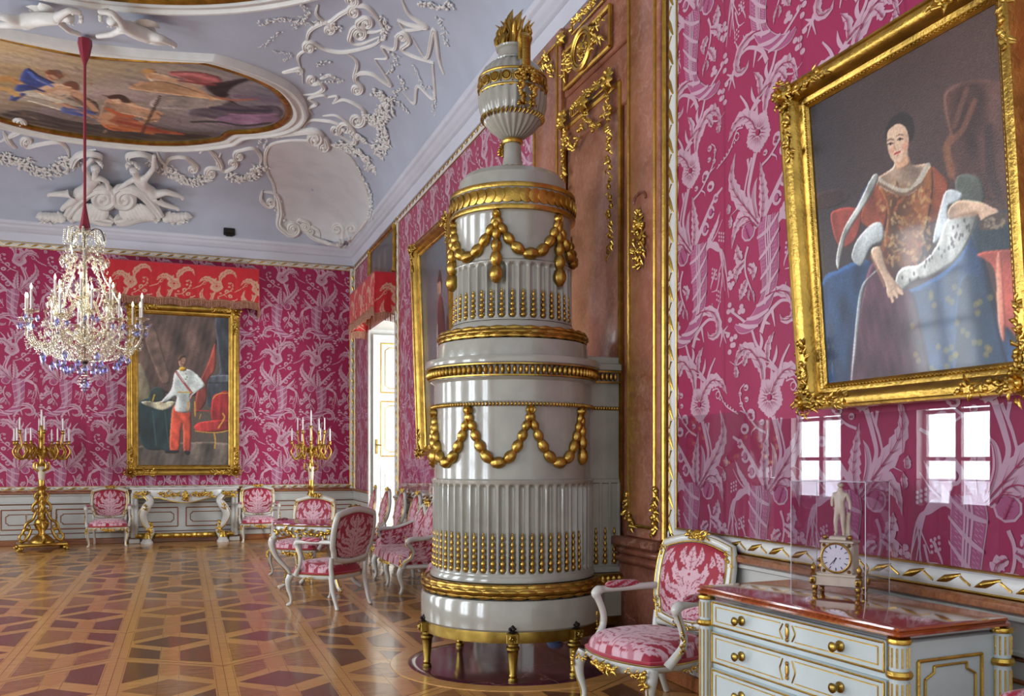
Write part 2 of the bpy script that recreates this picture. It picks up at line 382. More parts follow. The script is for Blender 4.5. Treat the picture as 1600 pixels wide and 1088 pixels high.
for i in (0, 5, 10, 15, 20, 25, 29):
    j = min(len(hb)-1, i+6); w = hw[i]; w2_ = hw[j]; P = []
    for t in np.linspace(0, 1, 11):
        q = hb[i]*(1-t)+hb[j]*t; ww_ = w*(1-t)+w2_*t; P.append(q+hN[i]*(ww_+.012)*(1-2*t)+np.array([0, -.018*sin(pi*t)]))
    P = np.array(P); th = (.013+.09*w*.12)*(.55+.45*np.sin(np.linspace(0, pi, 11)))[:, None]; DP.append((1.5, np.concatenate([P+[0, 1]*th, (P-[0, 1]*th)[::-1]])))
for i in range(0, 24, 1):
    for f in (-.8, -.55, .42, .68): q = hb[i]+hN[i]*hw[i]*f; DP.append((1.1, np.array([q+[-.008, -.007], q+[.008, .005], q+[.009, .009], q+[-.007, -.003]])))
# horn end scroll, connecting stem
Lf([(570, 1140), (620, 1125), (680, 1150), (712, 1230), (700, 1300), (655, 1305), (640, 1265)], .035, 8); St([(540, 1350), (570, 1260), (640, 1190), (690, 1200)], .014, .005); St([(600, 1230), (615, 1330)], .01); St([(560, 1290), (590, 1310)], .009)
for e in ((770, 1260), (785, 1310), (760, 1370), (720, 1385)): St([(705, 1250), (735, 1290), e], .015, .002)
St([(660, 1150), (672, 1085)], .008); St([(700, 1160), (718, 1095)], .008)
St([(362, 1165), (440, 1250), (485, 1310), (510, 1400), (540, 1460), (625, 1590)], .006, .010)
Lf([(575, 1520), (580, 1430), (612, 1360)], .032, 3); Lf([(600, 1560), (620, 1500), (625, 1440)], .012, 0, 0); Lf([(585, 1530), (545, 1500), (515, 1495)], .02, 3); Lf([(535, 1460), (545, 1400), (535, 1350)], .014, 0, 0)
Lf([(620, 1590), (590, 1560), (570, 1560)], .012, 0, 0); St([(640, 1600), (655, 1530), (690, 1450)], .012, .004)
for x, y in ((360, 1130), (352, 1170), (378, 1170), (430, 1160), (440, 1190), (420, 1190), (362, 1225), (350, 1320), (372, 1350), (395, 1340), (385, 1390), (360, 1430), (375, 1390)): Ds(x, y, .017, 0, 1.3)
St([(505, 1430), (450, 1430), (440, 1480)], .005); Lf([(440, 1530), (455, 1490), (470, 1460)], .03, 3); Lf([(430, 1440), (425, 1410), (420, 1390)], .02); Lf([(400, 1600), (400, 1560), (395, 1520)], .028, 3); St([(440, 1500), (400, 1520), (360, 1490)], .005)
# vine with leaves on the left
St([(468, 800), (452, 870), (455, 960), (480, 1050), (490, 1080)], .008, .004)
for P, w in (([(430, 870), (410, 830), (405, 760)], .045), ([(445, 890), (405, 930), (398, 1000)], .04), ([(470, 920), (500, 960), (495, 1020)], .036), ([(462, 1010), (435, 1070), (420, 1120)], .04), ([(485, 1070), (500, 1110), (505, 1160)], .012), ([(478, 1070), (470, 1110), (480, 1140)], .014)): Lf(P, w, 4)
St([(455, 870), (400, 895), (370, 930)], .005)
for x, y in ((362, 925), (375, 950), (355, 960), (380, 1000), (357, 1000), (368, 1020)): Ds(x, y, .017, 0, 1.2)
# bud sprays
St([(545, 340), (590, 310), (640, 240), (680, 160), (690, 70), (665, 30)], .006, .003); St([(600, 305), (622, 330), (625, 355)], .005); St([(660, 210), (690, 195)], .005)
for x, y, r in ((565, 275, .018), (628, 222, .033), (622, 240, .026), (662, 310, .034), (655, 55, .02), (652, 128, .017), (684, 155, .016), (690, 90, .014)): Ds(x, y, r, 0, 1.25); Ds(x, y+4, r*.35, 2, 1.2)
St([(470, 520), (420, 530), (370, 560)], .005); Lf([(362, 640), (366, 600), (370, 560)], .024, 2); Lf([(352, 545), (355, 510), (352, 480)], .026, 2)
St([(440, 45), (405, 40), (380, 100), (350, 160), (280, 215)], .004, .003); Rg(404, 80, .022, .004)
for k in range(7): Ds(390-16*k, 110+15*k, .008)
DP.sort(key=lambda a: a[0])
def clip(P, x0, x1, y0, y1):
    for ax, lim, sg in ((0, x0, 1), (0, x1, -1), (1, y0, 1), (1, y1, -1)):
        d = (P[:, ax]-lim)*sg
        if (d >= 0).all(): continue
        if (d < 0).all(): return None
        o = []
        for i in range(len(P)):
            a, b, da, db = P[i-1], P[i], d[i-1], d[i]
            if (da >= 0) != (db >= 0): o.append(a+(b-a)*(da/(da-db)))
            if db >= 0: o.append(b)
        P = np.array(o)
        if len(P) < 3: return None
    return P
def damask(mb, O, ex, nor, s0, s1, z0, z1, sph, zph=3.39, base=1, pitch=PITCH, row=ROW):
    """silk with its woven flowers on a vertical wall: s runs along ex, z is height; sph, zph = one plain-row flower"""
    ex, nor, O = np.array(ex, float), np.array(nor, float), np.array(O, float); ez = np.array([0, 0, 1.])
    mp = lambda P, l, i=0: O+P[:, :1]*ex+P[:, 1:]*ez+nor*(.0008*l+2.2e-5*i)
    mb.add(mp(np.array([(s0, z0), (s1, z0), (s1, z1), (s0, z1)]), 0), [(0, 1, 2, 3)], base)
    k = pitch/PITCH
    for r in range(-2, 4):
        for c in range(int((s0-sph)/pitch)-2, int((s1-sph)/pitch)+3):
            fl = r % 2; ox, oz = sph+c*pitch-.323*k, zph+r*row
            for qi, (lay, P) in enumerate(DP):
                Q = P.copy()*k
                if fl: Q[:, 0] = PITCH*k-Q[:, 0]+.02*k
                Q = Q+[ox, oz]
                if Q[:, 0].max() < s0 or Q[:, 0].min() > s1 or Q[:, 1].max() < z0 or Q[:, 1].min() > z1: continue
                Q = clip(Q, s0, s1, z0, z1)
                if Q is None: continue
                mb.add(mp(Q, 1+lay, qi), [tuple(range(len(Q)))], base+(0 if lay >= 2 else 2 if lay == 1 else 1))
    for c in range(int((s0-sph)/pitch)-1, int((s1-sph)/pitch)+2):    # sewn seams between loom widths
        x = sph+(c+.5)*pitch+.02
        if s0 < x < s1: mb.add(mp(np.array([(x-.002, z0), (x+.002, z0), (x+.002, z1), (x-.002, z1)]), 3.6, len(DP)+2), [(0, 1, 2, 3)], base)
WM = [TRIMW, SILK, MOTIF, MIDTONE]
EX, EY, EZ = np.eye(3)
# ---- back wall
mb = MB(); mb.quad((XL, YB+.02, 0), (4.6, YB+.02, 0), (4.6, YB+.02, 7), (XL, YB+.02, 7), 0)
damask(mb, (0, YB, 0), EX, -EY, -4.2, XW, .93, ZT, -2.65-.11)
struct(mb.build('wall_back', WM, smooth=0))
# ---- right wall: near silk, marble bay, far silk with door opening
Y1, Y2, D0, D1, DZ = 5.40, 7.76, 13.75, 15.85, 3.8
mb = MB()
def wq(y0, y1, z0, z1, x=XW+.02): mb.quad((x, y0, z0), (x, y1, z0), (x, y1, z1), (x, y0, z1), 0)
wq(-1.5, D0, 0, 7); wq(D1, YB+.02, 0, 7); wq(D0, D1, DZ, 7)
damask(mb, (XW, 0, 0), -EY, -EX, -Y1, -1.7, .93, ZT, -4.39)
damask(mb, (XW, 0, 0), -EY, -EX, -D0, -Y2, .93, ZT, -4.39)
damask(mb, (XW, 0, 0), -EY, -EX, -YB, -D1, .93, ZT, -4.39)
struct(mb.build('wall_right', WM, smooth=0))
# ---- left wall with its five deep windows (out of frame, mirrored in the polished things)
mb = MB()
def lq(y0, y1, z0, z1): mb.quad((XL, y1, z0), (XL, y0, z0), (XL, y0, z1), (XL, y1, z1), 1)
e = [-1.5]+[y for w in WIN_Y for y in (w-.75, w+.75)]+[YB+.02]
for i in range(0, len(e), 2): lq(e[i], e[i+1], 0, 7)
for w in WIN_Y:
    lq(w-.75, w+.75, 0, .7); lq(w-.75, w+.75, 4.0, 7)
    for y in (w-.75, w+.75): mb.quad((XL, y, .7), (XL-.3, y, .7), (XL-.3, y, 4), (XL, y, 4), 0)
struct(mb.build('wall_left', [TRIMW, SILK], smooth=0))
for k, w in enumerate(WIN_Y):
    mb = MB()
    for y in (-.72, 0, .72): mb.box((XL-.18, w+y, 2.35), (.07, .08 if y else .12, 3.3), b=.01)
    for z in (.72, 1.5, 2.3, 3.1, 3.97): mb.box((XL-.18, w, z), (.06, 1.5, .07), b=.01)
    struct(mb.build('window_%d' % (k+1), TRIMW))
# ---- floor: honeycomb of oak straps with walnut lozenges
mb = MB(); mb.quad((XL, -1.5, 0), (5.2, -1.5, 0), (5.2, YB+.02, 0), (XL, YB+.02, 0), 0)
rs = random.Random(3)
SX, SY = 2.30, 6.27                               # axis of the stove
for k in range(-8, 6):
    xl, xr = -.46+.73*k, -.46+.73*(k+1)
    for j in range(-4, 5):
        for q in range(2):
            b = 3.15*j
            if q == 0: a = (7.35+b, 8.40+b), (6.825+b, 8.925+b)
            else: a = (8.40+b, 10.5+b), (8.925+b, 9.975+b)
            if k % 2: a = a[::-1]
            (l0, l1), (r0, r1) = a
            if min(l0, r0) < -1.4 or max(l1, r1) > YB: continue
            def bl(s, t, z): y0 = l0+(r0-l0)*s; y1 = l1+(r1-l1)*s; return (xl+(xr-xl)*s, y0+(y1-y0)*t, z)
            def pc(pts, mi, z=.0006): mb.add([bl(s, t, z) for s, t in pts], [tuple(range(len(pts)))], mi)
            pc([(.11, .5), (.5, .345), (.89, .5), (.5, .655)], rs.choice((2, 2, 1, 2)))
            for s0 in (0, 1):
                for t0 in (0, 1):
                    f = lambda s, t: (1-s if s0 else s, 1-t if t0 else t)
                    P = [f(.10, .945), f(.40, .945), f(.40, .735), f(.10, .61)]
                    pc(P if s0 == t0 else P[::-1], rs.choice((1, 2, 2, 1)))
            for s in (.085, .5-.09, .5+.09, .915): pc([(s-.0012, .06), (s+.0012, .06), (s+.0012, .94), (s-.0012, .94)], 3, .0009)
            pc([(-.0018, 0), (.0018, 0), (.0018, 1), (-.0018, 1)], 3, .0009)
            pc([(0, -.002), (1, -.002), (1, .002), (0, .002)], 3, .0009)
            for t in (.05, .95): pc([(.08, t-.0015), (.92, t-.0015), (.92, t+.0015), (.08, t+.0015)], 3, .0009)
            pc([(.42, .95), (.58, .95), (.58, .74), (.5, .69), (.42, .74)], 4); pc([(.42, .05), (.58, .05), (.58, .26), (.5, .31), (.42, .26)][::-1], 4)
FL2 = wood('honey oak', 'CE9552', 'B47C42'); FL2.node_tree.nodes['Principled BSDF'].inputs['Roughness'].default_value = .22
struct(mb.build('floor', [WOODL, WOODM, WOODD, WOODD, FL2], smooth=0))
mb = MB(); mb.lathe([(0, .006), (.70, .006), (.76, .005), (.77, .0)], 72, (SX, SY, 0)); mb.lathe([(.772, .002), (.775, .006), (.90, .005), (.905, 0)], 72, (SX, SY, 0), mi=1)
HEARTH = marble('polished hearth stone', '5E3038', '4A2630', '6E3C44', .12)
struct(mb.build('hearth_slab', [HEARTH, WOODL]))
# ---- ceiling with its cove
def zc(X, Y):
    a = np.clip(np.maximum(1-(XLIP-X)/RC, 1-(X-XLL)/RC), 0, 1); b = np.clip(1-(YLIP-Y)/RC, 0, 1)
    q = np.clip((a**4+b**4)**.25, 0, 1); return HC-VC*(1-np.sqrt(np.maximum(0, 1-q*q)))
gx = XLIP-(XLIP-XLL)*(.5-.5*np.cos(np.linspace(0, pi, 90))); gy = np.concatenate([np.linspace(-1.5, YLIP-RC, 50), YLIP-RC*np.cos(np.linspace(0, pi/2, 40))[1:]])
X, Y = np.meshgrid(gx, gy); Z = zc(X, Y); i = np.arange(X.size).reshape(X.shape); mb = MB()
mb.add(np.stack([X, Y, Z], -1).reshape(-1, 3), np.stack([i[:-1, :-1], i[1:, :-1], i[1:, 1:], i[:-1, 1:]], -1).reshape(-1, 4).tolist())
struct(mb.build('ceiling', STUCCO, smooth=80))
def on_ceiling(u, v, lift=0):
    r = ray(u, v); lo, hi = 2., 40.
    ts = np.linspace(4, 22, 400); P = CAM+ts[:, None]*r
    g = P[:, 2]-zc(np.minimum(P[:, 0], XLIP), np.minimum(P[:, 1], YLIP)); g[(P[:, 0] > XLIP) | (P[:, 1] > YLIP)] = 1
    k = int(np.argmax(g > 0)); lo, hi = ts[max(0, k-1)], ts[k]
    for _ in range(22):
        md = (lo+hi)/2; q = CAM+md*r; o_ = q[0] > XLIP or q[1] > YLIP or q[2] > float(zc(q[0], q[1]))
        lo, hi = (lo, md) if o_ else (md, hi)
    p = CAM+lo*r
    n = cnorm(p[0], p[1]); p = np.array([p[0], p[1], float(zc(p[0], p[1]))]); return p+n*lift, n
def cnorm(x, y, h=.01):
    zx = (zc(x+h, y)-zc(x-h, y))/(2*h); zy = (zc(x, y+h)-zc(x, y-h))/(2*h); return nrm((float(zx), float(zy), -1))
# ---- cornice: profile (distance into the room, height) swept along right and back walls
CP = [(0, ZT), (.035, ZT), (.045, ZT+.05), (.06, ZT+.14), (.09, ZT+.15), (.10, ZT+.17), (.13, ZT+.19), (.16, ZT+.24), (.17, ZT+.25), (.19, ZT+.26), (.21, ZT+.3), (.2, ZT+.34)]
mb = MB(); rings = []
for d, z in CP: rings.append([(XW-d, -1.5, z), (XW-d, YB-d, z), (XL+d, YB-d, z), (XL+d, -1.5, z)])
mb.loft(rings, closed=False, cap=False); struct(mb.build('trim_1', CORN, smooth=50))
# ---- carved white and gold edging strips round the silk
def edging(name, a, b, nor, step=.2, w=.05):
    a, b, nor = map(lambda q: np.array(q, float), (a, b, nor)); L = np.linalg.norm(b-a); d = (b-a)/L; s = np.cross(nor, d); mb = MB()
    n = max(4, int(L/step)*4); rg = []
    for t in np.linspace(0, L, n+1):
        k = 1+.16*cos(2*pi*t/step); p = a+d*t
        rg.append([p-s*w*k, p-s*w*.8+nor*.014, p-s*w*.3+nor*.03, p+s*w*.3+nor*.03, p+s*w*.75+nor*.014, p+s*w])
    mb.loft(rg, closed=True, mi=0)
    mb.tube([a-s*w*.95+nor*.01, b-s*w*.95+nor*.01], .007, 6, 1); mb.tube([a+s*w*.9+nor*.01, b+s*w*.9+nor*.01], .007, 6, 1)
    for t in np.arange(step/2, L, step):
        p = a+d*t; mb.leaf([p-d*step*.36-s*w*.45+nor*.022, p+nor*.034, p+d*step*.36+s*w*.45+nor*.022], .017, nor, .8, 1)
        mb.tube([p+d*step*.36+s*w*.3+nor*.03, p+d*step*.62-s*w*.3+nor*.03], .006, 5, 1)
    return struct(mb.build(name, [TRIMW, GOLD2], smooth=60))
o = .05
edging('trim_2', (XW, 1.7, ZR+.02+o), (XW, Y1-.02, ZR+.02+o), -EX); edging('trim_3', (XW, Y1-.06, ZR+.02), (XW, Y1-.06, ZT), -EX)
edging('trim_4', (XW, Y2+.06, ZR), (XW, Y2+.06, ZT), -EX); edging('trim_5', (XW, Y2+.1, ZT-o), (XW, YB-.06, ZT-o), -EX)
edging('trim_6', (XW-.05, YB, ZR), (XW-.05, YB, ZT-.05), -EY); edging('trim_7', (XL+1, YB, ZT-o), (XW-.1, YB, ZT-o), -EY)
edging('trim_8', (XL+1, YB, ZR+.02+o), (XW-.1, YB, ZR+.02+o), -EY, w=.035); edging('trim_9', (XW, D0-.1, ZR), (XW, D0-.1, ZT), -EX)
edging('trim_10', (XW, YB-.06, ZR), (XW, YB-.06, ZT), -EX); edging('trim_11', (XW, Y2+.1, ZR+.02+o), (XW, D0-.1, ZR+.02+o), -EX); edging('trim_12', (XW, D1+.06, ZR), (XW, D1+.06, ZT), -EX, w=.03)
# ---- wainscot: rail, frieze, framed panels, plinth
def wains(name, O, ex, nor, s0, s1, panels):
    ex, nor, O = np.array(ex, float), np.array(nor, float), np.array(O, float); mb = MB()
    def bx(a, b, z0, z1, d0, d1, mi, r=.006):
        c = O+ex*(a+b)/2+nor*(d0+d1)/2+EZ*(z0+z1)/2; dd = np.abs(ex)*(b-a)+np.abs(nor)*(d1-d0)+EZ*(z1-z0); mb.box(c, dd, mi, r)
    bx(s0, s1, .1, .93, 0, .025, 0); bx(s0, s1, ZR-.03, ZR+.02, 0, .07, 1, .012); bx(s0, s1, ZR-.06, ZR-.03, 0, .05, 0)
    bx(s0, s1, .70, .715, .02, .035, 1); bx(s0, s1, .72, .745, .02, .05, 0); bx(s0, s1, .19, .205, .02, .035, 1); bx(s0, s1, .10, .185, 0, .04, 0)
    bx(s0, s1, 0, .10, 0, .05, 1)
    for a, b in panels:
        for z0, z1, i, k in ((.28, .62, 0, 0), (.36, .54, .07, 1)):
            x0, x1 = a+i, b-i; c = .035 if k else 0
            if x1-x0 < .2: continue
            P = [(x0+c, z0), (x1-c, z0), (x1-c, z0+c*.6), (x1, z0+c), (x1, z1-c), (x1-c, z1-c*.6), (x1-c, z1), (x0+c, z1), (x0+c, z1-c*.6), (x0, z1-c), (x0, z0+c), (x0+c, z0+c*.6)] if k else [(x0, z0), (x1, z0), (x1, z1), (x0, z1)]
            Q = [O+ex*p[0]+EZ*p[1]+nor*.027 for p in P]
            for q in range(len(Q)): mb.tube([Q[q-1], Q[q]], .008 if k else .011, 6, 1)
    return struct(mb.build(name, [LACQW, RAILW], smooth=40))
bu = lambda u: float(at_y(u, 800, YB)[0])
wains('trim_13', (0, YB, 0), EX, -EY, XL, XW, [(bu(a), bu(b)) for a, b in ((-160, -85), (-75, -5), (2, 80), (88, 190), (213, 278), (291, 361), (375, 470), (480, 548))])
wains('trim_14', (XW, 0, 0), -EY, -EX, -Y1, 0, [(-5.3, -4.4), (-4.3, -3.1), (-3.0, -2.0)])
wains('trim_15', (XW, 0, 0), -EY, -EX, -D0, -Y2, [(-13.6, -12.4), (-12.2, -11), (-10.8, -9.6), (-9.4, -8.2)]); wains('trim_16', (XW, 0, 0), -EY, -EX, -YB, -D1, [(-17.2, -16)])
# ---- open door leaf standing in the far jamb
mb = MB(); XD = XW
mb.quad((XW, D1, 0), (XW+1.8, D1+.03, 0), (XW+1.8, D1+.03, 4), (XW, D1, 4)); mb.quad((XW, D0, 0), (XW, D0, 4), (XW+.35, D0, 4), (XW+.35, D0, 0)); mb.quad((XW, D0, DZ), (XW, D1, DZ), (XW+1.8, D1, DZ), (XW+1.8, D0, DZ))
mb.box((XW-.01, D0-.04, DZ/2), (.06, .1, DZ), b=.01); mb.box((XW-.01, D1+.03, DZ/2), (.06, .08, DZ), b=.01)
struct(mb.build('trim_17', TRIMW, smooth=0))
dr = MB(); dx0, dx1 = XW+.03, XW+.78; dr.box(((dx0+dx1)/2, D1-.06, 1.86), (dx1-dx0, .05, 3.7), 0, .008)
gold_l = []
for z0, z1, g in ((.35, 1.35, 2), (1.55, 2.52, 1), (2.68, 3.55, 1)):
    for i, rr in ((0, .012), (.075, .007)):
        x0, x1 = dx0+.14+i, dx0+.52-i; a, b = z0+i, z1-i; c = .05 if i else 0
        P = [(x0, a+c), (x0+c, a+c*.3), (x0+c*1.3, a), (x1-c*1.3, a), (x1-c, a+c*.3), (x1, a+c), (x1, b-c), (x1-c, b-c*.3), (x1-c*1.3, b), (x0+c*1.3, b), (x0+c, b-c*.3), (x0, b-c)] if i else [(x0, a), (x1, a), (x1, b), (x0, b)]
        for q in range(len(P)): dr.tube([(P[q-1][0], D1-.09, P[q-1][1]), (P[q][0], D1-.09, P[q][1])], rr, 6, g)
door = struct(dr.build('door_1', [TRIMW, GOLD2, LACQ]))
h = MB(); h.box((dx0+.06, D1-.1, 1.72), (.035, .015, .26), b=.005); h.tube([(dx0+.06, D1-.1, 1.75), (dx0+.06, D1-.14, 1.75), (dx0+.14, D1-.145, 1.74)], .012, 8); h.build('door_handle', BRASS, door)
# ================================================================ MARBLE BAY BEHIND THE STOVE
def foliage(mb, P, n, size, nor, rs, mi=0, spread=.6, flower=.25):
    """carved leaves and buds scattered along a path"""
    P = np.asarray(P, float); nor = nrm(nor); L = np.concatenate([[0], np.cumsum(np.linalg.norm(np.diff(P, axis=0), axis=1))])
    for i in range(n):
        s = L[-1]*(i+.5)/n; p = np.array([np.interp(s, L, P[:, k]) for k in range(3)]); k = min(len(P)-2, int(np.searchsorted(L, s, 'right'))-1); T = nrm(P[k+1]-P[max(k, 0)])
        sd = np.cross(nor, T); p = p+sd*rs.uniform(-1, 1)*size*spread+nor*size*.15
        if rs.random() < flower:
            mb.ell(p+nor*size*.15, (size*.42, size*.42, size*.3), basis(nor), 7, 5, mi)
        else:
            a = rs.uniform(-1.3, 1.3)*(1 if i % 2 else -1); d = T*cos(a)+sd*sin(a); l = size*rs.uniform(.9, 1.5)
            mb.leaf([p, p+d*l*.5+nor*size*.3, p+d*l+nor*size*.08], size*rs.uniform(.22, .34), nor, .6, mi)
def rosette(mb, c, r, nor, n=8, mi=0):
    B = basis(nor); c = np.asarray(c, float)
    for k in range(n):
        d = B @ np.array([cos(2*pi*k/n), sin(2*pi*k/n), 0]); mb.leaf([c+d*r*.2, c+d*r*.6+B[:, 2]*r*.3, c+d*r+B[:, 2]*r*.05], r*.34, B[:, 2], .6, mi)
    mb.ell(c+B[:, 2]*r*.2, (r*.34, r*.34, r*.3), B, 8, 6, mi)
rs = random.Random(11); NX = -EX
def rail(mb, pts, r, mi=1, closed=True, flat=1):
    for i in range(0 if closed else 1, len(pts)): mb.tube([pts[i-1], pts[i]], r, 6, mi)
def rect(x, ya, yb, z0, z1): return [np.array((x, ya, z0)), np.array((x, yb, z0)), np.array((x, yb, z1)), np.array((x, ya, z1))]
yl = lambda u: float(wY(u, XW))
mb = MB(); X0 = XW-.02
mb.box(((X0+XW+.06)/2, (Y1+Y2)/2, 2.65), (XW+.06-X0, Y2-Y1, 5.3), 0, .01)
ya, yb, yc, yd, ye, yf = yl(1037), yl(997), yl(976), yl(890), yl(883), yl(848)
for a, b, d in ((ya-.06, yb+.05, .05), (ye-.06, yf+.08, .05)): mb.box((X0-d/2+.01, (a+b)/2, (.93+5.23)/2), (d+.02, b-a, 4.3), 0, .012)
mb.box((X0-.005, (yb+ye)/2, 4.92), (.03, ye-yb-.16, .62), 0, .01); mb.box((X0-.005, (yb+ye)/2, 4.33), (.04, ye-yb-.16, .36), 0, .01)
mb.box((X0-.005, (yc+yd)/2-.005, 2.55), (.02, (yd-yc)-.08, 3.3), 3, .008)
for z0, z1, d in ((0, .16, .11), (.16, .22, .09), (.22, .74, .05), (.74, .80, .08), (.80, .86, .07), (.86, .93, .11)): mb.box((X0-d/2, (Y1+Y2)/2, (z0+z1)/2), (d+.02, Y2-Y1-.02, z1-z0), 2, .02)
xs = X0-.055
rail(mb, rect(xs, ya-.01, yb+.0, 1.02, 5.16), .014); rail(mb, rect(xs, ye+.0, yf+.02, 1.02, 5.12), .014)
rail(mb, rect(xs+.03, yc-.02, yd+.01, 1.2, 4.33), .022); rail(mb, rect(xs+.01, yl(965), yl(893), 4.66, 4.97), .018)
rail(mb, [np.array((xs+.03, yb+.06, .95)), np.array((xs+.03, yb+.06, 5.2))], .016, closed=False); rail(mb, [np.array((xs+.03, Y1+.0, .95)), np.array((xs+.03, Y1, 5.2))], .016, closed=False)
rail(mb, [np.array((xs+.03, ye-.05, .95)), np.array((xs+.03, ye-.05, 5.2))], .012, closed=False)
c = np.array((xs-.01, (yl(965)+yl(893))/2, 4.815)); a = np.linspace(0, 2*pi, 40, endpoint=False)
for r, w in ((.155, .018), (.125, .012)): mb.tube(np.stack([0*a+c[0]-.02, c[1]+np.cos(a)*r*1.15, c[2]+np.sin(a)*r], 1), w, 6, 1, closed=True)
foliage(mb, c+np.stack([0*a[::2], np.cos(a[::2])*.07, np.sin(a[::2])*.06], 1), 34, .035, NX, rs, 1); rosette(mb, c+[-.02, 0, 0], .06, NX, 9, 1)
for sg in (-1, 1):
    for sz in (-1, 1): foliage(mb, [c+[-.01, sg*.17, sz*.07], c+[-.01, sg*.28, sz*.02], c+[-.01, sg*.38, sz*.09]], 14, .05, NX, rs, 1)
for z, y0, y1 in ((5.11, yl(955), yl(905)), (4.42, yl(957), yl(905))):
    rail(mb, rect(xs+.01, y0, y1, z-.05, z+.05), .009); foliage(mb, [(xs, y0+.03, z), (xs, y1-.03, z)], 46, .045, NX, rs, 1)
for y, z in ((yl(891), 5.1), (yl(966), 4.42), (yl(893), 4.42), (yl(966), 5.13)): rosette(mb, (xs, y, z), .075, NX, 8, 1)
y0, y1 = yl(968), yl(895)                          # swags and side drops of the big frame
ps = [(xs, y0+(y1-y0)*t, 4.33+.02*cos(t*12)-.22*abs(sin(pi*2*t))**.8) for t in np.linspace(0, 1, 30)]
foliage(mb, ps, 70, .05, NX, rs, 1)
for y in (y0, (y0+y1)/2, y1): rosette(mb, (xs-.02, y, 4.36), .08, NX, 8, 1); foliage(mb, [(xs, y, 4.3), (xs, y, 4.45)], 8, .05, NX, rs, 1)
foliage(mb, [(xs, y0, 4.25), (xs, y0+.01, 3.9), (xs, y0-.02, 3.1), (xs, y0, 3.05)], 70, .055, NX, rs, 1); foliage(mb, [(xs, y1, 4.25), (xs, y1, 3.05)], 60, .055, NX, rs, 1)
foliage(mb, [(xs, ye+.05, 4.85), (xs, (ye+yf)/2, 5.1), (xs, yf, 4.8)], 40, .06, NX, rs, 1)
ym = (ya+yb)/2+.02                                  # upright ornament and foot corner on the near pilaster
aa = np.linspace(0, 2*pi, 30, endpoint=False)
z0 = 1.5+(717.4-362)*at_x(1018, 300, X0)[1]/1403*1.1
foliage(mb, np.stack([0*aa+xs, ym+.055*np.cos(aa), z0+.19*np.sin(aa)], 1), 60, .045, NX, rs, 1); foliage(mb, [(xs, ym, z0-.15), (xs, ym, z0+.2)], 24, .05, NX, rs, 1); rosette(mb, (xs-.01, ym, z0+.1), .06, NX, 8, 1)
mb.tube([(xs, ym+.09*cos(t), z0+.27+.06*sin(t)) for t in np.linspace(0, pi, 14)], .012, 6, 2)
foliage(mb, [(xs, yb+.0, 1.25), (xs, yb+.01, 1.08), (xs, yb-.08, 1.02)], 22, .055, NX, rs, 1); foliage(mb, [(xs, ya-.03, 1.3), (xs, ya-.02, .98)], 24, .05, NX, rs, 1)
MARBL = marble('rose marble', 'BC7E64', '9A5E46', 'CC9A82')
struct(mb.build('trim_18', [MARB, GOLD2, MARBD, MARBL], smooth=45))
# ================================================================ TILED STOVE
st = thing('tiled_stove', 'tall round white and gold tiled stove crowned by a flaming urn, on brass feet', 'stove', (SX, SY, 0))
A0 = R(249.9)                                       # bearing of the viewer's side
def pol(r, a, z): return np.array([r*cos(a), r*sin(a), z])
# feet
for a in (180, 250, 110, 290, 70):
    a = R(a); f = MB(); c = pol(.655, a, 0)
    f.lathe([(.0, .0), (.03, .0), (.034, .012), (.03, .03), (.02, .036), (.027, .045), (.022, .055), (.037, .20), (.04, .215), (.046, .22), (.046, .235), (.036, .245), (.036, .26)], 20, c, rmod=lambda A, r, z: (-.004*(np.cos(A*10) > .2) if .06 < z < .2 else 0))
    B = basis(EZ, (cos(a), sin(a), 0)); f.box(c+[0, 0, .3]+B[:, 0]*.012, (.085, .085, .075), 0, .008, B); rosette(f, c+[0, 0, .3]+B[:, 0]*.055, .028, B[:, 0], 8)
    o = f.build('foot', BRASS, st); k = MB(); k.lathe([(.0, .335), (.03, .34), (.012, .352), (.018, .365), (.014, .378), (0, .39)], 10, c+B[:, 0]*.02)
    for q in range(4): k.ell(c+B[:, 0]*.02+[.02*cos(q*pi/2), .02*sin(q*pi/2), .362], .012)
    k.build('finial', DARK, o)
b = MB(); b.lathe([(.60, .26), (.668, .262), (.672, .3), (.668, .336), (.5, .336)], 96); b.box((.52, 0, .298), (.46, .5, .075), 0, .006); b.build('brass_band', BRASS, st)
# base drum
b = MB(); b.lathe([(.3, .335), (.664, .335), (.677, .35), (.677, .525), (.668, .543), (.6, .55), (.3, .55)], 96)
for a in range(0, 360, 60): a = R(a+28)
b.box((.57, 0, .44), (.38, .60, .22), 0, .012); b.build('base_drum', GLAZE, st)
def torus_leaf(name, R0, z, r, n, parent, ry=1.0):
    m = MB(); m.lathe([(R0+r*.86*cos(t), z+r*.86*ry*sin(t)) for t in np.linspace(-pi*.62, pi*.62, 9)], 120)
    for i in range(n):
        for j, zz in enumerate((-.85, -.0, .85)):
            a = 2*pi*(i+.5*(j % 2))/n; P = []
            for t in np.linspace(-.5, .55, 6):
                q = a+2*pi*t/n*1.1; fz = zz*(1-.25*abs(t)); P.append(pol(R0+r*.9*cos(fz), q, z+r*ry*.9*sin(fz)))
            m.leaf(P, r*.34, pol(cos(zz), a, sin(zz)), .75)
    return m.build(name, GOLD, parent, 35)
torus_leaf('leaf_torus', .615, .6, .058, 34, st)
t2 = MB()
for sy in (-1,):
    y = -.27*1
    t2.tube([(.45, y-.02, .6), (.76, y-.02, .6)], .058, 12)
    for i in range(6):
        for zz in (-.7, 0, .7): t2.leaf([(.5+.045*i+x, y-.02-.06*cos(zz), .6+.06*sin(zz)*(1-.4*abs(x)/.03)) for x in (-.03, -.012, .01, .03)], .022, (0, -cos(zz), sin(zz)), .5)
t2.build('leaf_torus_return', GOLD, st, 35)
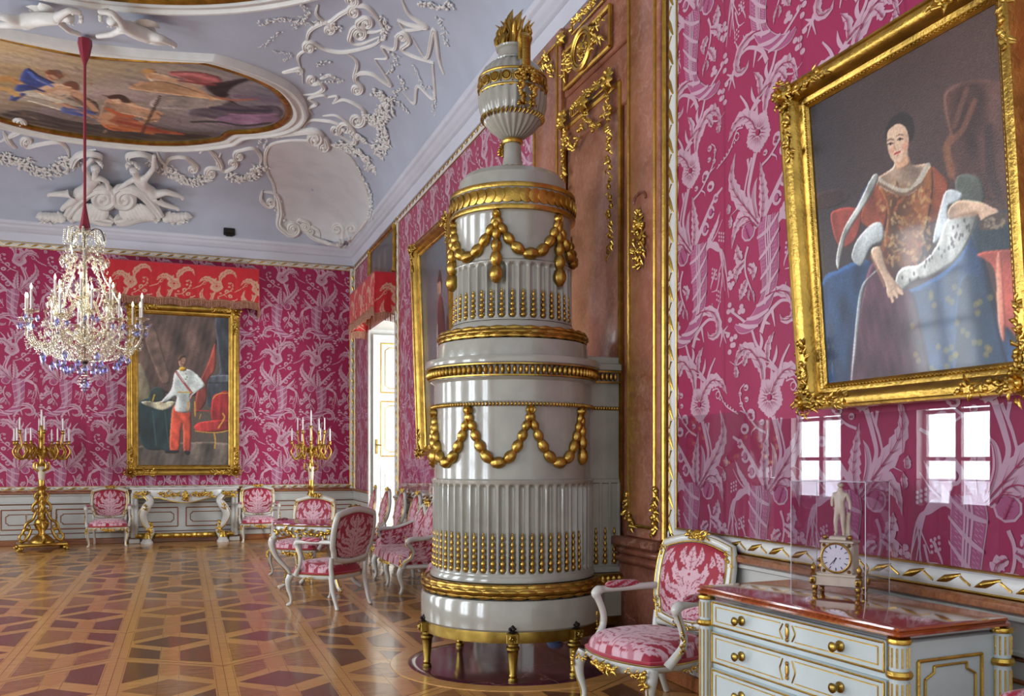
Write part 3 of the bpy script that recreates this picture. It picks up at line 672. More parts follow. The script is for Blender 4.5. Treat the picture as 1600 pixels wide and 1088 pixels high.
# fluted drums
def fluted(name, r, z0, z1, n, depth, cap, parent):
    m = MB(); k = 12; A = np.linspace(0, 2*pi, n*k, endpoint=False); u = ((A-A0)/(2*pi/n)+.5) % 1-.5
    zz = np.concatenate([[z0-cap, z0-.004], np.linspace(z0, z0+.05, 7), np.linspace(z0+.08, z1-.08, 6), np.linspace(z1-.05, z1, 7), [z1+.006, z1+cap]]); rings = []
    w = .36; hw = 2*pi*r/n*w
    for z in zz:
        x = np.abs(u)/w; e = np.zeros_like(A)
        dz = min(z-z0, z1-z)
        if dz >= -.001:
            lim = np.sqrt(np.maximum(0, 1-(np.maximum(0, hw-dz)/hw)**2)); e = np.where(x < lim, np.sqrt(np.maximum(0, 1-(x/np.maximum(lim, .01))**2))*np.clip(dz/.012, 0, 1), 0)
        rr = r+(.004 if (z > z1 or z < z0) else 0)-depth*e; rings.append(np.stack([rr*np.cos(A), rr*np.sin(A), z+0*A], 1))
    m.loft(rings, cap=False); m.lathe([(r-.03, z1+cap), (r+.004, z1+cap)], 72); return m.build(name, GLAZE, parent, 50)
def husk(n, h, r):
    m = MB(); 
    for i in range(n):
        t = i/(n-1); s = r*(1-.42*t); z = h*(i+.5)/n
        m.lathe([(.25*s, z-h/n*.55), (s, z-h/n*.12), (.9*s, z+h/n*.15), (.35*s, z+h/n*.52)], 7)
    m.ell((0, 0, h*1.02), r*.4); return m
def row_of(proto, count, r, z, a_lo, a_hi):
    first = proto
    for i in range(count):
        a = A0+2*pi*i/count; d = (a-A0+pi) % (2*pi)-pi
        if not (R(a_lo) < d < R(a_hi)): continue
        if first is not None: o = first; first = None
        else: o = proto.copy(); COL.objects.link(o)
        o.location = pol(r, a, z)
b = MB(); b.lathe([(.3, .655), (.61, .655), (.612, .675), (.598, .70), (.592, .70)], 96); b.build('lower_moulding', GLAZE, st)
fluted('fluted_drum', .592, .715, 1.325, 54, .032, .02, st)
row_of(husk(6, .262, .0205).build('husk_drop', GOLD, st, 60), 54, .583, .718, -108, 55)
b = MB(); b.lathe([(.3, 1.34), (.6, 1.34), (.602, 1.352), (.578, 1.362), (.575, 1.86), (.596, 1.868), (.596, 1.885), (.58, 1.9), (.58, 2.04), (.59, 2.05), (.61, 2.06)], 96); b.build('upper_body', GLAZE, st)
def bead_ring(name, r, z, n, sz, parent, rot=1.0, extra=None):
    m = MB()
    for i in range(n):
        a = 2*pi*i/n; B = basis((-sin(a), cos(a), rot*.0), pol(1, a, 0)); m.ell(pol(r, a, z), (sz*.7, sz, sz*.62), B, 7, 5)
    if extra: extra(m)
    return m.build(name, GOLD, parent, 60)
def xb(m):
    for i in range(12): m.ell((.5+.022*i, -.245, 1.876), (.012, .014, .016))
bead_ring('bead_moulding', .596, 1.876, 150, .017, st, extra=xb)
def eggs(m):
    m.lathe([(.6, 2.062), (.622, 2.066), (.622, 2.075), (.606, 2.08)], 96); m.lathe([(.6, 2.138), (.640, 2.142), (.640, 2.15), (.61, 2.155)], 96)
    for i in range(7): m.ell((.5+.036*i, -.262, 2.108), (.016, .022, .03)); 
    m.box((.62, -.25, 2.068), (.28, .04, .012)); m.box((.62, -.25, 2.146), (.28, .055, .012))
m = MB()
for i in range(96):
    a = 2*pi*i/96; B = basis(EZ, pol(1, a, 0)); m.ell(pol(.618, a, 2.108), (.022, .0165, .033), B, 7, 6)
eggs(m); m.build('egg_moulding', GOLD, st, 60)
b = MB(); b.lathe([(.3, 2.06), (.605, 2.06), (.61, 2.135), (.632, 2.15), (.645, 2.16), (.648, 2.19), (.64, 2.205), (.56, 2.215), (.555, 2.3), (.55, 2.33), (.3, 2.335)], 96); b.build('cornice', GLAZE, st)
torus_leaf('leaf_ring', .512, 2.375, .047, 30, st)
b = MB(); b.lathe([(.3, 2.33), (.5, 2.36), (.5, 2.41), (.47, 2.425), (.462, 2.45), (.446, 2.468), (.442, 2.47)], 96); b.build('second_plinth', GLAZE, st)
fluted('upper_fluted_drum', .44, 2.485, 2.875, 36, .034, .012, st)
row_of(husk(5, .185, .021).build('husk_drop', GOLD, st, 60), 36, .430, 2.49, -100, 80)
b = MB(); b.lathe([(.3, 2.885), (.445, 2.888), (.432, 2.9), (.43, 3.22), (.44, 3.24), (.455, 3.25), (.455, 3.41), (.44, 3.43), (.40, 3.435), (.394, 3.44), (.394, 3.53), (.36, 3.57), (.15, 3.60), (.1, 3.61)], 96); b.build('garland_drum', GLAZE, st)
m = MB(); m.lathe([(.45, 3.238), (.464, 3.24), (.468, 3.255), (.464, 3.272), (.45, 3.275)], 96); m.lathe([(.45, 3.392), (.464, 3.394), (.468, 3.408), (.464, 3.425), (.45, 3.43)], 96)
for i in range(44):                                 # overlapping coin scales
    a = 2*pi*i/44; sg = 1 if ((a-A0+pi) % (2*pi)-pi) > 0 else -1
    B = basis(pol(1, a+.12*sg, 0), EZ); q = np.linspace(0, 2*pi, 18, endpoint=False); c = pol(.457, a, 3.333)
    rg = [np.array([c+B @ np.array([cos(t)*rr, sin(t)*rr, h]) for t in q]) for rr, h in ((.052, 0), (.052, .009), (.045, .012))]; m.loft(rg)
m.build('coin_frieze', GOLD, st, 35)
m = MB()
for i in range(36): a = 2*pi*i/36; m.leaf([pol(.31, a, 3.555), pol(.24, a, 3.60), pol(.13, a, 3.618)], .03, (0, 0, 1), .5)
m.build('leaf_collar', GOLD, st, 35)
# garlands of ribbed pods
def pod(m, p, T, nor, l, w):
    B = basis(T, nor); m.lathe([(.2, -1), (.72, -.7), (1, -.15), (.95, .3), (.6, .8), (.2, 1)], 21, p, ax=B @ np.diag([w, w, l]), rmod=lambda A, r, z: -.13*(.5+.5*np.cos(A*7))*r)
def swag(name, aL, aR, zt, zb, r, w0, w1, n, parent):
    m = MB(); t = np.linspace(0, 1, 200); ang = aL+(aR-aL)*(.5-.5*np.sign(1-2*t)*np.abs(1-2*t)**.72 if False else t)
    u = np.abs(2*t-1); z = zb+(zt-zb)*u**2.1; ph = aL+(aR-aL)*t
    P = np.stack([r*np.cos(ph), r*np.sin(ph), z], 1); L = np.concatenate([[0], np.cumsum(np.linalg.norm(np.diff(P, axis=0), axis=1))])
    s = 0; ws = []; tot = L[-1]
    k = np.array([w0+(w1-w0)*sin(pi*(i+.5)/n)**1.2 for i in range(n)]); k = k/k.sum()*tot; c = np.cumsum(k)-k/2
    for i in range(n):
        p = np.array([np.interp(c[i], L, P[:, j]) for j in range(3)]); e = np.array([np.interp(min(tot, c[i]+.02), L, P[:, j]) for j in range(3)]); T = e-p
        if i >= n-1: T = p-np.array([np.interp(c[i]-.02, L, P[:, j]) for j in range(3)])
        nor = pol(1, atan2(p[1], p[0]), 0); pod(m, p+nor*k[i]*.18, T, nor, k[i]*.62, k[i]*.47)
    return m.build(name, GOLD, parent, 50)
pk = [R(249.9+d) for d in (-117, -74, -31, 12, 55)]
for i in range(4): swag('pod_garland', pk[i], pk[i+1], 1.815, 1.475, .575, .075, .125, 11, st)
def drop(name, a, z0, z1, n, r, w0, w1, parent):
    m = MB(); k = np.linspace(w0, w1, n); k = k/k.sum()*(z0-z1); c = z0-(np.cumsum(k)-k/2); nor = pol(1, a, 0)
    for i in range(n): pod(m, pol(r, a, c[i])+nor*k[i]*.18, (0, 0, -1), nor, k[i]*.62, k[i]*.47)
    return m.build(name, GOLD, parent, 50)
for d in (55, -74): drop('pod_drop', R(249.9+d)+.02, 1.8, 1.47, 4, .575, .07, .1, st)
def knob(name, a, z, r, parent, s=.032):
    m = MB(); B = basis(pol(1, a, 0)); m.lathe([(s, -.01), (s, .02), (s*.8, .03), (s*.5, .024), (s*.35, .034), (0, .036)], 16, pol(r, a, z), ax=B); return m.build(name, GOLD, parent)
for a in pk: knob('rosette', a, 1.835, .59, st)
pk2 = [R(249.9+d) for d in (-137, -76, -14.5, 47, 108)]
for i in range(4): swag('pod_garland', pk2[i], pk2[i+1], 3.19, 2.93, .432, .06, .1, 9, st)
for a in pk2[1:4]: knob('rosette', a, 3.205, .44, st); drop('pod_drop', a, 3.17, 2.735, 5, .436, .06, .1, st)
# block that joins the drum to the wall
b = MB(); b.box((.62, 0, 1.45), (.28, .48, 1.62), 0, .006); b.box((.62, 0, 2.18), (.29, .56, .06), 0, .01); b.box((.62, 0, 1.345), (.285, .5, .02), 0, .006); b.box((.62, 0, .68), (.285, .54, .06), 0, .012)
for i in range(4): b.box((.53+.075*i, -.243, 1.02), (.022, .02, .62), 0, .006)
b.box((.62, -.243, 1.335), (.28, .02, .035), 0, .006); b.box((.62, -.243, .705), (.28, .02, .03), 0, .006)
b.build('wall_block', GLAZE, st)
for i in range(3):
    o = husk(6, .262, .0205).build('husk_drop', GOLD, st, 60); o.location = (.567+.075*i, -.245, .718)
# urn
urn = MB(); urn.lathe([(0, 3.6), (.105, 3.605), (.098, 3.63), (.078, 3.68), (.066, 3.74), (.064, 3.83), (.05, 3.85)], 36); urn.build('urn_stem', GLAZE, st)
m = MB(); m.lathe([(.05, 3.835), (.074, 3.84), (.08, 3.855), (.074, 3.872), (.06, 3.878)], 36); m.build('stem_ring', GOLD, st)
gad = lambda A, r, z: np.abs(np.cos(A*12))*.02*min(1, r/.15)-.012
b = MB(); b.lathe([(.07, 3.875), (.11, 3.9), (.165, 3.945), (.205, 3.995), (.23, 4.05), (.245, 4.11), (.249, 4.17), (.248, 4.2)], 120, rmod=gad); b.lathe([(.24, 4.3), (.232, 4.34), (.205, 4.385), (.165, 4.42), (.12, 4.44), (.10, 4.445)], 120, rmod=gad); b.lathe([(.2, 4.19), (.248, 4.19), (.248, 4.31), (.2, 4.31)], 60); b.build('urn_bowl', GLAZE, st, 50)
b = MB(); b.lathe([(.09, 4.44), (.125, 4.445), (.13, 4.455), (.112, 4.465), (.106, 4.475), (.106, 4.525), (.122, 4.535), (.126, 4.548), (.115, 4.555), (.02, 4.555)], 48); b.build('urn_neck', GLAZE, st)
m = MB()
for z in (4.195, 4.312): m.lathe([(.24, z-.012), (.254, z-.008), (.257, z), (.254, z+.008), (.24, z+.012)], 60)
for i in range(18):
    a = A0+2*pi*(i+.5)/18; B = basis(pol(1, a, 0), EZ); q = np.linspace(0, 2*pi, 16, endpoint=False); c = pol(.25, a, 4.253)
    m.loft([np.array([c+B @ np.array([cos(t)*r, sin(t)*r, h]) for t in q]) for r, h in ((.038, 0), (.038, .008), (.03, .01), (.026, .004), (.022, .012))]); m.box(pol(.25, a+pi/18, 4.253), (.012, .01, .08), 0, .003, basis(EZ, pol(1, a+pi/18, 0)))
m.build('medallion_band', GOLD, st, 40)
m = MB()
for i in range(44): a = 2*pi*i/44; m.leaf([pol(.213, a, 4.0), pol(.232, a+.05, 4.02), pol(.232, a+.1, 4.045)], .012, pol(1, a, -.4), .9)
m.build('leaf_rope', GOLD, st, 40)
for d in (22, 202):                                 # handles with flower festoons
    a = A0+R(d); B = basis(EZ, pol(1, a, 0)); h = MB()
    P = [(.185, 4.33), (.187, 4.42), (.187, 4.5), (.2, 4.545), (.225, 4.562), (.25, 4.545), (.262, 4.5), (.264, 4.42), (.262, 4.30)]
    h.tube([pol(r, a, z) for r, z in spline(P, 40)], .011, 8, up=B[:, 1], flat=3)
    for z in np.linspace(4.33, 4.53, 18): h.box(pol(.2745, a, z), (.008, .05, .006), 0, .002, B)
    o = h.build('urn_handle', GOLD, st, 50); g = MB()
    for s in (-1, 1):
        q = a+s*.14
        P = [pol(.262, q-s*.1, 4.31), pol(.285, q, 4.27), pol(.28, q+s*.02, 4.15), pol(.268, q+s*.02, 4.03)]
        foliage(g, P, 26, .04, pol(1, a, 0), rs, 0, .5, .75)
        for z in (4.28, 4.22, 4.16, 4.1, 4.05): rosette(g, pol(.288-.1*max(0, 4.2-z), q+rs.uniform(-.05, .05), z), .03, pol(1, q, 0), 6)
    foliage(g, [pol(.262, a-.3, 4.26), pol(.285, a, 4.29), pol(.262, a+.3, 4.26)], 24, .04, pol(1, a, 0), rs, 0, .4, .7)
    g.build('flower_festoon', GOLD, st, 50)
    if d > 100: k = MB(); foliage(k, [pol(.2, a, 3.93), pol(.2, a, 3.82)], 16, .045, pol(1, a, 0), rs, 0, .5, .8); k.build('flower_festoon', GOLD, st, 50)
m = MB(); rs2 = random.Random(4)
for i in range(46):                                 # flames
    a = rs2.uniform(0, 2*pi); r = .105*sqrt(rs2.random()); h = rs2.uniform(.17, .34)*(1.05-.45*r/.105); p = np.array([r*cos(a), r*sin(a), 4.55]); lean = np.array([r*cos(a)*.2+.02, r*sin(a)*.2, 0])
    sw = np.array([rs2.uniform(-.02, .02), rs2.uniform(-.02, .02), 0])
    m.tube(spline([p, p+lean*.4+sw+[0, 0, h*.35], p+lean*.8-sw+[0, 0, h*.7], p+lean*1.2+sw*1.4+[0, 0, h]], 9), [.02, .024, .016, .002], 6)
m.build('flame', GOLD, st, 70)
# ================================================================ CEILING: PAINTINGS AND STUCCO
CX = -1.12
half = [(150, 88), (225, 93), (296, 95), (312, 96), (340, 103), (385, 118), (425, 138), (446, 163), (447, 182), (428, 196), (395, 203), (362, 205), (350, 211), (340, 216), (290, 222), (235, 222), (175, 217)]
H2 = np.array([at_z(u, v, HC-.02)[:2] for u, v in half])
up, lo = H2[:9], H2[9:]
R2 = np.concatenate([H2, np.stack([2*CX-H2[::-1, 0], H2[::-1, 1]], 1)])
OUT = spline(np.c_[R2, np.zeros(len(R2))], 170, True)[:, :2]; cen = np.array([CX, OUT[:, 1].mean()])
def ring_off(d, z): v = OUT-cen; l = np.linalg.norm(v, axis=1)[:, None]; return np.c_[OUT+v/l*d, np.full(len(OUT), z)]
m = MB(); rg = [ring_off(d, HC-z) for d, z in ((-.03, .0), (-.03, .04), (.0, .06), (.04, .065), (.08, .04), (.08, .03))]; m.loft([np.vstack([r, r[:1]]) for r in rg], closed=False, cap=False, mi=1)
rg = [ring_off(d, HC-z) for d, z in ((.07, .03), (.09, .06), (.13, .075), (.16, .05), (.2, .05), (.23, .085), (.26, .085), (.29, .04), (.32, -.02))]; m.loft([np.vstack([r, r[:1]]) for r in rg], closed=False, cap=False, mi=0)
fres = thing('ceiling_painting', 'lobed oval ceiling painting of clouds and robed figures, above the chandelier', 'painting', (CX, cen[1], HC))
def shift(o, p): o.data.transform(__import__('mathutils').Matrix.Translation([-float(a) for a in p])); return o
o = shift(m.build('moulded_frame', [TRIMW, GOLD], fres, 40), (CX, cen[1], HC))
x0, x1, y0, y1 = OUT[:, 0].min(), OUT[:, 0].max(), OUT[:, 1].min(), OUT[:, 1].max()
p = Paint(x1-x0, y1-y0, 420, (120, 112, 116))
def fz(u, v): q = at_z(u, v, HC-.01); return (q[0]-x0, q[1]-y0)
gr = np.clip((p.X-1.4)/3.6, 0, 1)[..., None]; gy_ = np.clip(p.Y/(y1-y0), 0, 1)[..., None]
p.a = (1-gr)*((1-gy_)*np.array([232, 192, 108])+gy_*np.array([104, 88, 78]))+gr*((1-gy_)*np.array([120, 124, 140])+gy_*np.array([74, 76, 96]))
n = noise2(p.X*1.3, p.Y*2.2, 4, 1.2); p.put(np.clip(n, 0, 1)*.7, (188, 172, 160)); p.put(np.clip(-n, 0, 1)*.55, (78, 74, 88)); n = noise2(p.X*2, p.Y*3, 9, 1.3); p.put(np.clip(n, 0, 1)*.4, (170, 140, 150))
F = lambda L: [fz(*q) for q in L]
for L, c, sf in (
    ([(340, 150), (380, 165), (430, 165), (440, 180), (400, 190), (330, 185), (290, 178)], (86, 78, 92), 4), ([(250, 150), (300, 150), (360, 152), (340, 165), (280, 170), (235, 165)], (190, 176, 164), 4),
    ([(345, 182), (400, 178), (440, 184), (400, 197), (340, 192)], (150, 112, 146), 4), ([(0, 180), (60, 196), (150, 212), (240, 220), (330, 214), (260, 205), (120, 190), (40, 172)], (66, 56, 46), 3),
    ([(40, 106), (62, 118), (90, 134), (60, 142), (30, 150), (14, 156), (26, 132)], (48, 74, 150), 1), ([(20, 150), (50, 140), (90, 146), (120, 158), (150, 172), (120, 178), (60, 162)], (196, 178, 150), 1),
    ([(58, 142), (80, 130), (112, 132), (120, 142), (95, 156), (75, 152)], (214, 180, 146), 1), ([(100, 128), (118, 128), (122, 138), (108, 142)], (150, 102, 72), 1), ([(70, 110), (92, 110), (94, 122), (76, 124)], (168, 112, 78), 1),
    ([(105, 165), (150, 172), (135, 182), (95, 174)], (52, 70, 138), 1), ([(110, 142), (150, 160), (150, 176), (120, 160)], (86, 60, 44), 1),
    ([(170, 150), (200, 155), (225, 170), (250, 178), (245, 190), (215, 182), (180, 176), (165, 186), (155, 180)], (206, 158, 118), 1), ([(155, 182), (185, 176), (215, 188), (250, 198), (290, 210), (230, 206), (170, 202)], (166, 84, 46), 1), ([(168, 150), (190, 148), (196, 158), (180, 162)], (92, 56, 40), 1),
    ([(228, 110), (250, 114), (275, 120), (320, 132), (300, 140), (260, 134), (236, 128)], (204, 176, 148), 1), ([(262, 112), (310, 112), (345, 122), (335, 136), (295, 126)], (186, 96, 92), 1), ([(225, 108), (240, 108), (244, 118), (230, 122)], (190, 134, 88), 1),
    ([(320, 132), (345, 128), (385, 122), (360, 138), (350, 152), (330, 146)], (54, 46, 46), 1), ([(200, 136), (250, 126), (320, 146), (350, 156), (290, 150), (230, 142)], (196, 150, 104), 2)):
    p.poly(F(L), c, max(1, sf), .92, form=.9)
FL, FLH, FLS = (200, 154, 116), (228, 190, 152), (146, 98, 70)
n = noise2(p.X*4, p.Y*7, 21, 1.2); p.put(np.clip(n, 0, 1)*.28, (206, 196, 186)); p.put(np.clip(-n, 0, 1)*.3, (70, 66, 80))
for P, w, c in (([(176, 158), (200, 162), (222, 172), (244, 176)], .09, FL), ([(182, 154), (206, 164), (230, 170)], .04, FLH), ([(244, 176), (236, 186), (222, 190)], .06, FL), ([(170, 178), (160, 188), (176, 196)], .08, FL), ([(168, 170), (186, 178), (206, 182)], .05, (196, 96, 50)), ([(186, 190), (216, 196), (256, 206)], .06, (150, 62, 40)), ([(170, 196), (200, 202), (236, 208)], .05, (196, 116, 60)), ([(174, 152), (188, 150), (196, 158)], .06, (64, 42, 32)), ([(178, 156), (184, 160)], .04, FLH),
    ([(64, 142), (86, 136), (110, 140), (124, 150)], .08, FL), ([(66, 138), (90, 132), (108, 136)], .035, FLH), ([(118, 148), (136, 160), (148, 172)], .05, FL), ([(84, 160), (112, 168), (146, 182)], .06, FL), ([(88, 158), (118, 168), (150, 184)], .02, FLS), ([(30, 146), (62, 150), (90, 158)], .07, (210, 200, 178)), ([(24, 154), (54, 156), (84, 164)], .05, (170, 158, 140)), ([(30, 148), (60, 154), (84, 160)], .015, (140, 128, 116)), ([(104, 132), (114, 130), (118, 138)], .05, (120, 74, 50)), ([(44, 112), (58, 124), (80, 134)], .03, (86, 112, 186)), ([(30, 130), (50, 136), (66, 142)], .03, (34, 52, 112)), ([(36, 146), (20, 156)], .03, (40, 58, 120)), ([(76, 114), (86, 112), (92, 118)], .05, (120, 72, 44)), ([(80, 118), (86, 122)], .035, FL), ([(112, 170), (130, 174), (144, 178)], .03, (80, 98, 160)),
    ([(232, 116), (252, 122), (276, 126)], .06, FL), ([(238, 114), (258, 118)], .03, FLH), ([(222, 128), (206, 136)], .03, FL), ([(268, 116), (300, 116), (334, 124)], .04, (206, 124, 118)), ([(280, 126), (310, 130), (334, 132)], .03, (140, 62, 62)), ([(226, 112), (234, 110)], .05, (196, 150, 84)), ([(290, 132), (316, 144), (330, 156)], .04, FL), ([(330, 138), (352, 134), (384, 124)], .04, (40, 34, 34)), ([(338, 146), (352, 148)], .05, (40, 34, 34)), ([(340, 152), (366, 156), (400, 154)], .03, (190, 110, 84)),
    ([(0, 124), (12, 122), (26, 128)], .07, (196, 140, 76)), ([(0, 138), (14, 140), (24, 148)], .06, (206, 160, 90)), ([(250, 200), (290, 206), (330, 208)], .05, (92, 84, 70)), ([(300, 190), (340, 190), (380, 196), (420, 192)], .04, (60, 62, 60)), ([(370, 150), (400, 152), (436, 158)], .06, (120, 104, 120)), ([(330, 168), (370, 172), (420, 172)], .05, (64, 58, 76)), ([(360, 178), (400, 180), (430, 178)], .03, (176, 130, 160))): p.stroke(F(P), w, c, 2, .9)
p.stroke(F([(249, 150), (222, 206)]), .025, (60, 42, 34), 1)
for k in range(60):
    r = p.rs; u, v = r.uniform(10, 340), r.uniform(108, 205); p.stroke(F([(u, v), (u+r.uniform(-14, 14), v+r.uniform(-6, 6))]), r.uniform(.01, .03), ((90, 66, 54), (216, 186, 150), (150, 96, 70), (110, 104, 120))[k % 4], 2, .5)
p.noise(.03); img = p.out()
nr = 40; rr = np.linspace(0, 1, nr)[:, None, None]; O3 = np.vstack([OUT, OUT[:1]])
G = cen+(O3-cen)[None]*rr; ix = np.clip(((G[..., 0]-x0)/(x1-x0)*(p.nx-1)).astype(int), 0, p.nx-1); iy = np.clip(((G[..., 1]-y0)/(y1-y0)*(p.ny-1)).astype(int), 0, p.ny-1)
nr2 = 110; rr = np.linspace(0, 1, nr2)[:, None, None]; tt = np.linspace(0, len(OUT), 420); O4 = np.stack([np.interp(tt, np.arange(len(O3)), O3[:, k]) for k in (0, 1)], 1); G = cen+(O4-cen)[None]*rr
ix = np.clip(((G[..., 0]-x0)/(x1-x0)*(p.nx-1)).astype(int), 0, p.nx-1); iy = np.clip(((G[..., 1]-y0)/(y1-y0)*(p.ny-1)).astype(int), 0, p.ny-1)
colgrid('fresco', np.dstack([G[..., 0]-CX, G[..., 1]-cen[1], np.full(G.shape[:2], -.012)]), img[iy, ix], FRESCO, fres)
# second painting: only its far rim is in view
c2 = np.array([CX, 7.4]); a = np.linspace(0, 2*pi, 120)
f2 = thing('ceiling_painting', 'large round ceiling painting, only its gilded rim in view at the top edge', 'painting', (c2[0], c2[1], HC)); m = MB()
E = lambda r, z: np.stack([np.cos(a)*(3.1+r), np.sin(a)*(2.95+r), np.full(120, -z)], 1)
m.loft([E(r, z) for r, z in ((-.03, 0), (-.03, .05), (.03, .065), (.07, .03))], closed=False, cap=False, mi=1); m.loft([E(r, z) for r, z in ((.06, .03), (.08, .07), (.12, .07), (.15, .045), (.18, .045), (.2, .08), (.23, .08), (.26, .03), (.28, -.02))], closed=False, cap=False)
m.build('moulded_frame', [TRIMW, GOLD], f2, 40); q = np.linspace(0, 1, 12)[:, None]
colgrid('fresco', np.dstack([np.cos(a)[None]*3.1*q, np.sin(a)[None]*2.95*q, np.full((12, 120), -.012)]), np.ones((12, 120, 3))*np.array([150, 140, 130]), FRESCO, f2)
# ---- stucco scrollwork laid on the vault
rs = random.Random(21)
_oc = on_ceiling
def on_ceiling(u, v, lift=0):
    p, n = _oc(u, v); r = nrm(ray(u, v)); return p-r*(lift/max(.25, -np.dot(n, r))), n
def CP_(pts, lift=.01): return np.array([on_ceiling(u, v, lift)[0] for u, v in pts])
RW, RH = .62, .42
def scroll(mb, pts, w, lift=.008, curl=None, tail=.25):
    """a raised, rounded band along a picture polyline; curl = (turns, radius px, side) winds its end into a volute"""
    S2 = spline(np.c_[np.array(pts, float), np.zeros(len(pts))], max(10, len(pts)*7))[:, :2]
    if curl:
        turns, rad, side = curl; T = nrm(S2[-1]-S2[-2]); N = np.array([-T[1], T[0]])*side; c = S2[-1]+N*rad; a0 = atan2(*(S2[-1]-c)[::-1])
        t = np.linspace(0, 1, int(14*turns)+4)[1:]; aa = a0+side*2*pi*turns*t; r = rad*(1-.82*t); S2 = np.vstack([S2, np.stack([c[0]+r*np.cos(aa), c[1]+r*np.sin(aa)], 1)])
    P, N = zip(*[on_ceiling(u, v, lift) for u, v in S2]); k = len(P); ww = w*np.interp(np.linspace(0, 1, k), [0, .35, .8, 1], [tail, 1, .9, .6]); P = np.array(P); rg = []
    for i in range(k):
        T = P[min(k-1, i+1)]-P[max(0, i-1)]; s = nrm(np.cross(N[i], T)); n = N[i]; b = ww[i]*RW; hh = ww[i]*RH
        rg.append([P[i]-s*b-n*.02, P[i]-s*b+n*hh*.5, P[i]-s*b*.45+n*hh, P[i]+n*hh*.55, P[i]+s*b*.45+n*hh, P[i]+s*b+n*hh*.5, P[i]+s*b-n*.02])
    mb.loft(rg); 
    if curl: mb.ell(P[-1]+N[-1]*w*.1, w*.55, None, 8, 6)
def vine(mb, pts, n, size, flower=.25, spread=.6):
    S2 = spline(np.c_[np.array(pts, float), np.zeros(len(pts))], 24)[:, :2]; P = CP_(S2, .004); _, N = on_ceiling(*S2[len(S2)//2]); foliage(mb, P, n, size*.62, N, rs, 0, spread*1.5, flower)
mb = MB(); z2 = lambda L: [(400+x/2.59, y/2.59) for x, y in L]
for L, w, c in (
    ([(205, 195), (215, 130), (270, 92), (300, 95)], .05, (1.2, 9, 1)), ([(250, 20), (245, 60), (290, 92), (340, 60), (400, 25)], .045, (1.4, 11, -1)), ([(520, 150), (505, 95), (450, 30), (400, 22)], .05, (1.2, 10, -1)),
    ([(520, 150), (470, 185), (360, 210), (280, 200), (230, 170)], .05, (1.3, 10, -1)), ([(500, 150), (420, 180), (380, 165), (385, 130)], .045, (1.5, 13, 1)), ([(515, 120), (480, 130), (430, 125), (410, 95), (430, 75)], .045, (1.3, 10, 1)),
    ([(360, 210), (408, 250), (400, 315), (425, 345)], .05, (1.4, 9, 1)), ([(590, 0), (620, 60), (690, 110), (620, 100), (572, 80)], .05, None), ([(572, 80), (600, 120), (650, 120), (690, 110)], .03, None), ([(630, 150), (690, 235), (720, 120), (740, 240), (760, 300)], .04, None),
    ([(480, 240), (545, 345), (470, 300), (410, 300), (400, 330)], .055, None), ([(480, 240), (530, 235), (510, 190), (560, 200), (570, 150)], .035, (1.2, 8, 1)), ([(560, 150), (600, 130), (620, 170), (590, 200), (640, 230), (720, 255)], .045, None),
    ([(590, 370), (640, 420), (655, 350), (720, 400), (715, 260)], .035, None), ([(180, 275), (170, 230), (200, 205), (245, 195)], .03, None), ([(190, 340), (180, 290), (110, 295), (170, 275)], .03, (1.2, 6, 1)),
    ([(190, 385), (240, 380), (275, 360), (260, 338), (232, 342)], .05, (1.0, 8, 1)), ([(340, 330), (300, 305), (262, 320)], .04, None), ([(310, 420), (360, 405), (430, 440), (440, 480)], .06, (1.3, 12, 1)), ([(270, 470), (330, 470), (390, 520), (400, 580), (345, 550)], .06, (1.2, 12, 1)),
    ([(230, 465), (215, 440), (245, 420), (215, 400), (265, 385), (290, 395)], .04, None), ([(190, 520), (220, 488), (290, 490), (330, 500)], .05, (1.3, 10, 1)), ([(310, 420), (330, 390), (290, 395)], .03, None)):
    scroll(mb, z2(L), w, curl=c)
for L, n, s, f in (([(0, 95), (80, 75), (150, 80), (290, 90)], 46, .07, .1), ([(180, 0), (200, 60), (150, 110)], 26, .07, .1), ([(300, 85), (330, 110), (280, 115)], 24, .07, .4), ([(510, 60), (530, 110), (505, 160)], 22, .08, .5), ([(650, 0), (720, 20), (800, 20)], 30, .08, .3), ([(730, 60), (760, 110), (770, 180)], 18, .06, .1), ([(520, 200), (570, 230), (540, 300)], 20, .07, .3), ([(640, 260), (670, 340), (720, 370), (720, 460)], 34, .06, .2), ([(580, 300), (600, 350), (560, 380)], 20, .07, .3), ([(60, 205), (140, 215), (110, 245)], 20, .05, .2), ([(260, 300), (340, 320), (250, 330)], 26, .07, .3), ([(100, 120), (60, 160), (20, 190)], 18, .05, .1), ([(240, 260), (300, 245)], 12, .06, .3), ([(500, 380), (560, 400), (620, 450)], 26, .07, .2)): vine(mb, z2(L), n, s, f)
for L, n in (([(470, 365), (530, 400), (510, 470), (470, 500)], 120), ([(430, 460), (500, 500), (520, 560), (490, 620)], 130), ([(340, 575), (400, 600), (450, 640), (470, 690)], 110), ([(380, 540), (440, 560)], 40)): vine(mb, z2(L), n, .11, .3, 1.0)
struct(mb.build('trim_19', STUCCO2, smooth=60))
mb = MB()                                           # cartouche in the corner of the vault
scroll(mb, [(437, 345), (432, 320), (428, 290), (417, 265), (415, 240), (428, 224), (470, 219), (520, 227), (550, 248), (568, 285), (577, 320), (572, 348)], .04, tail=1)
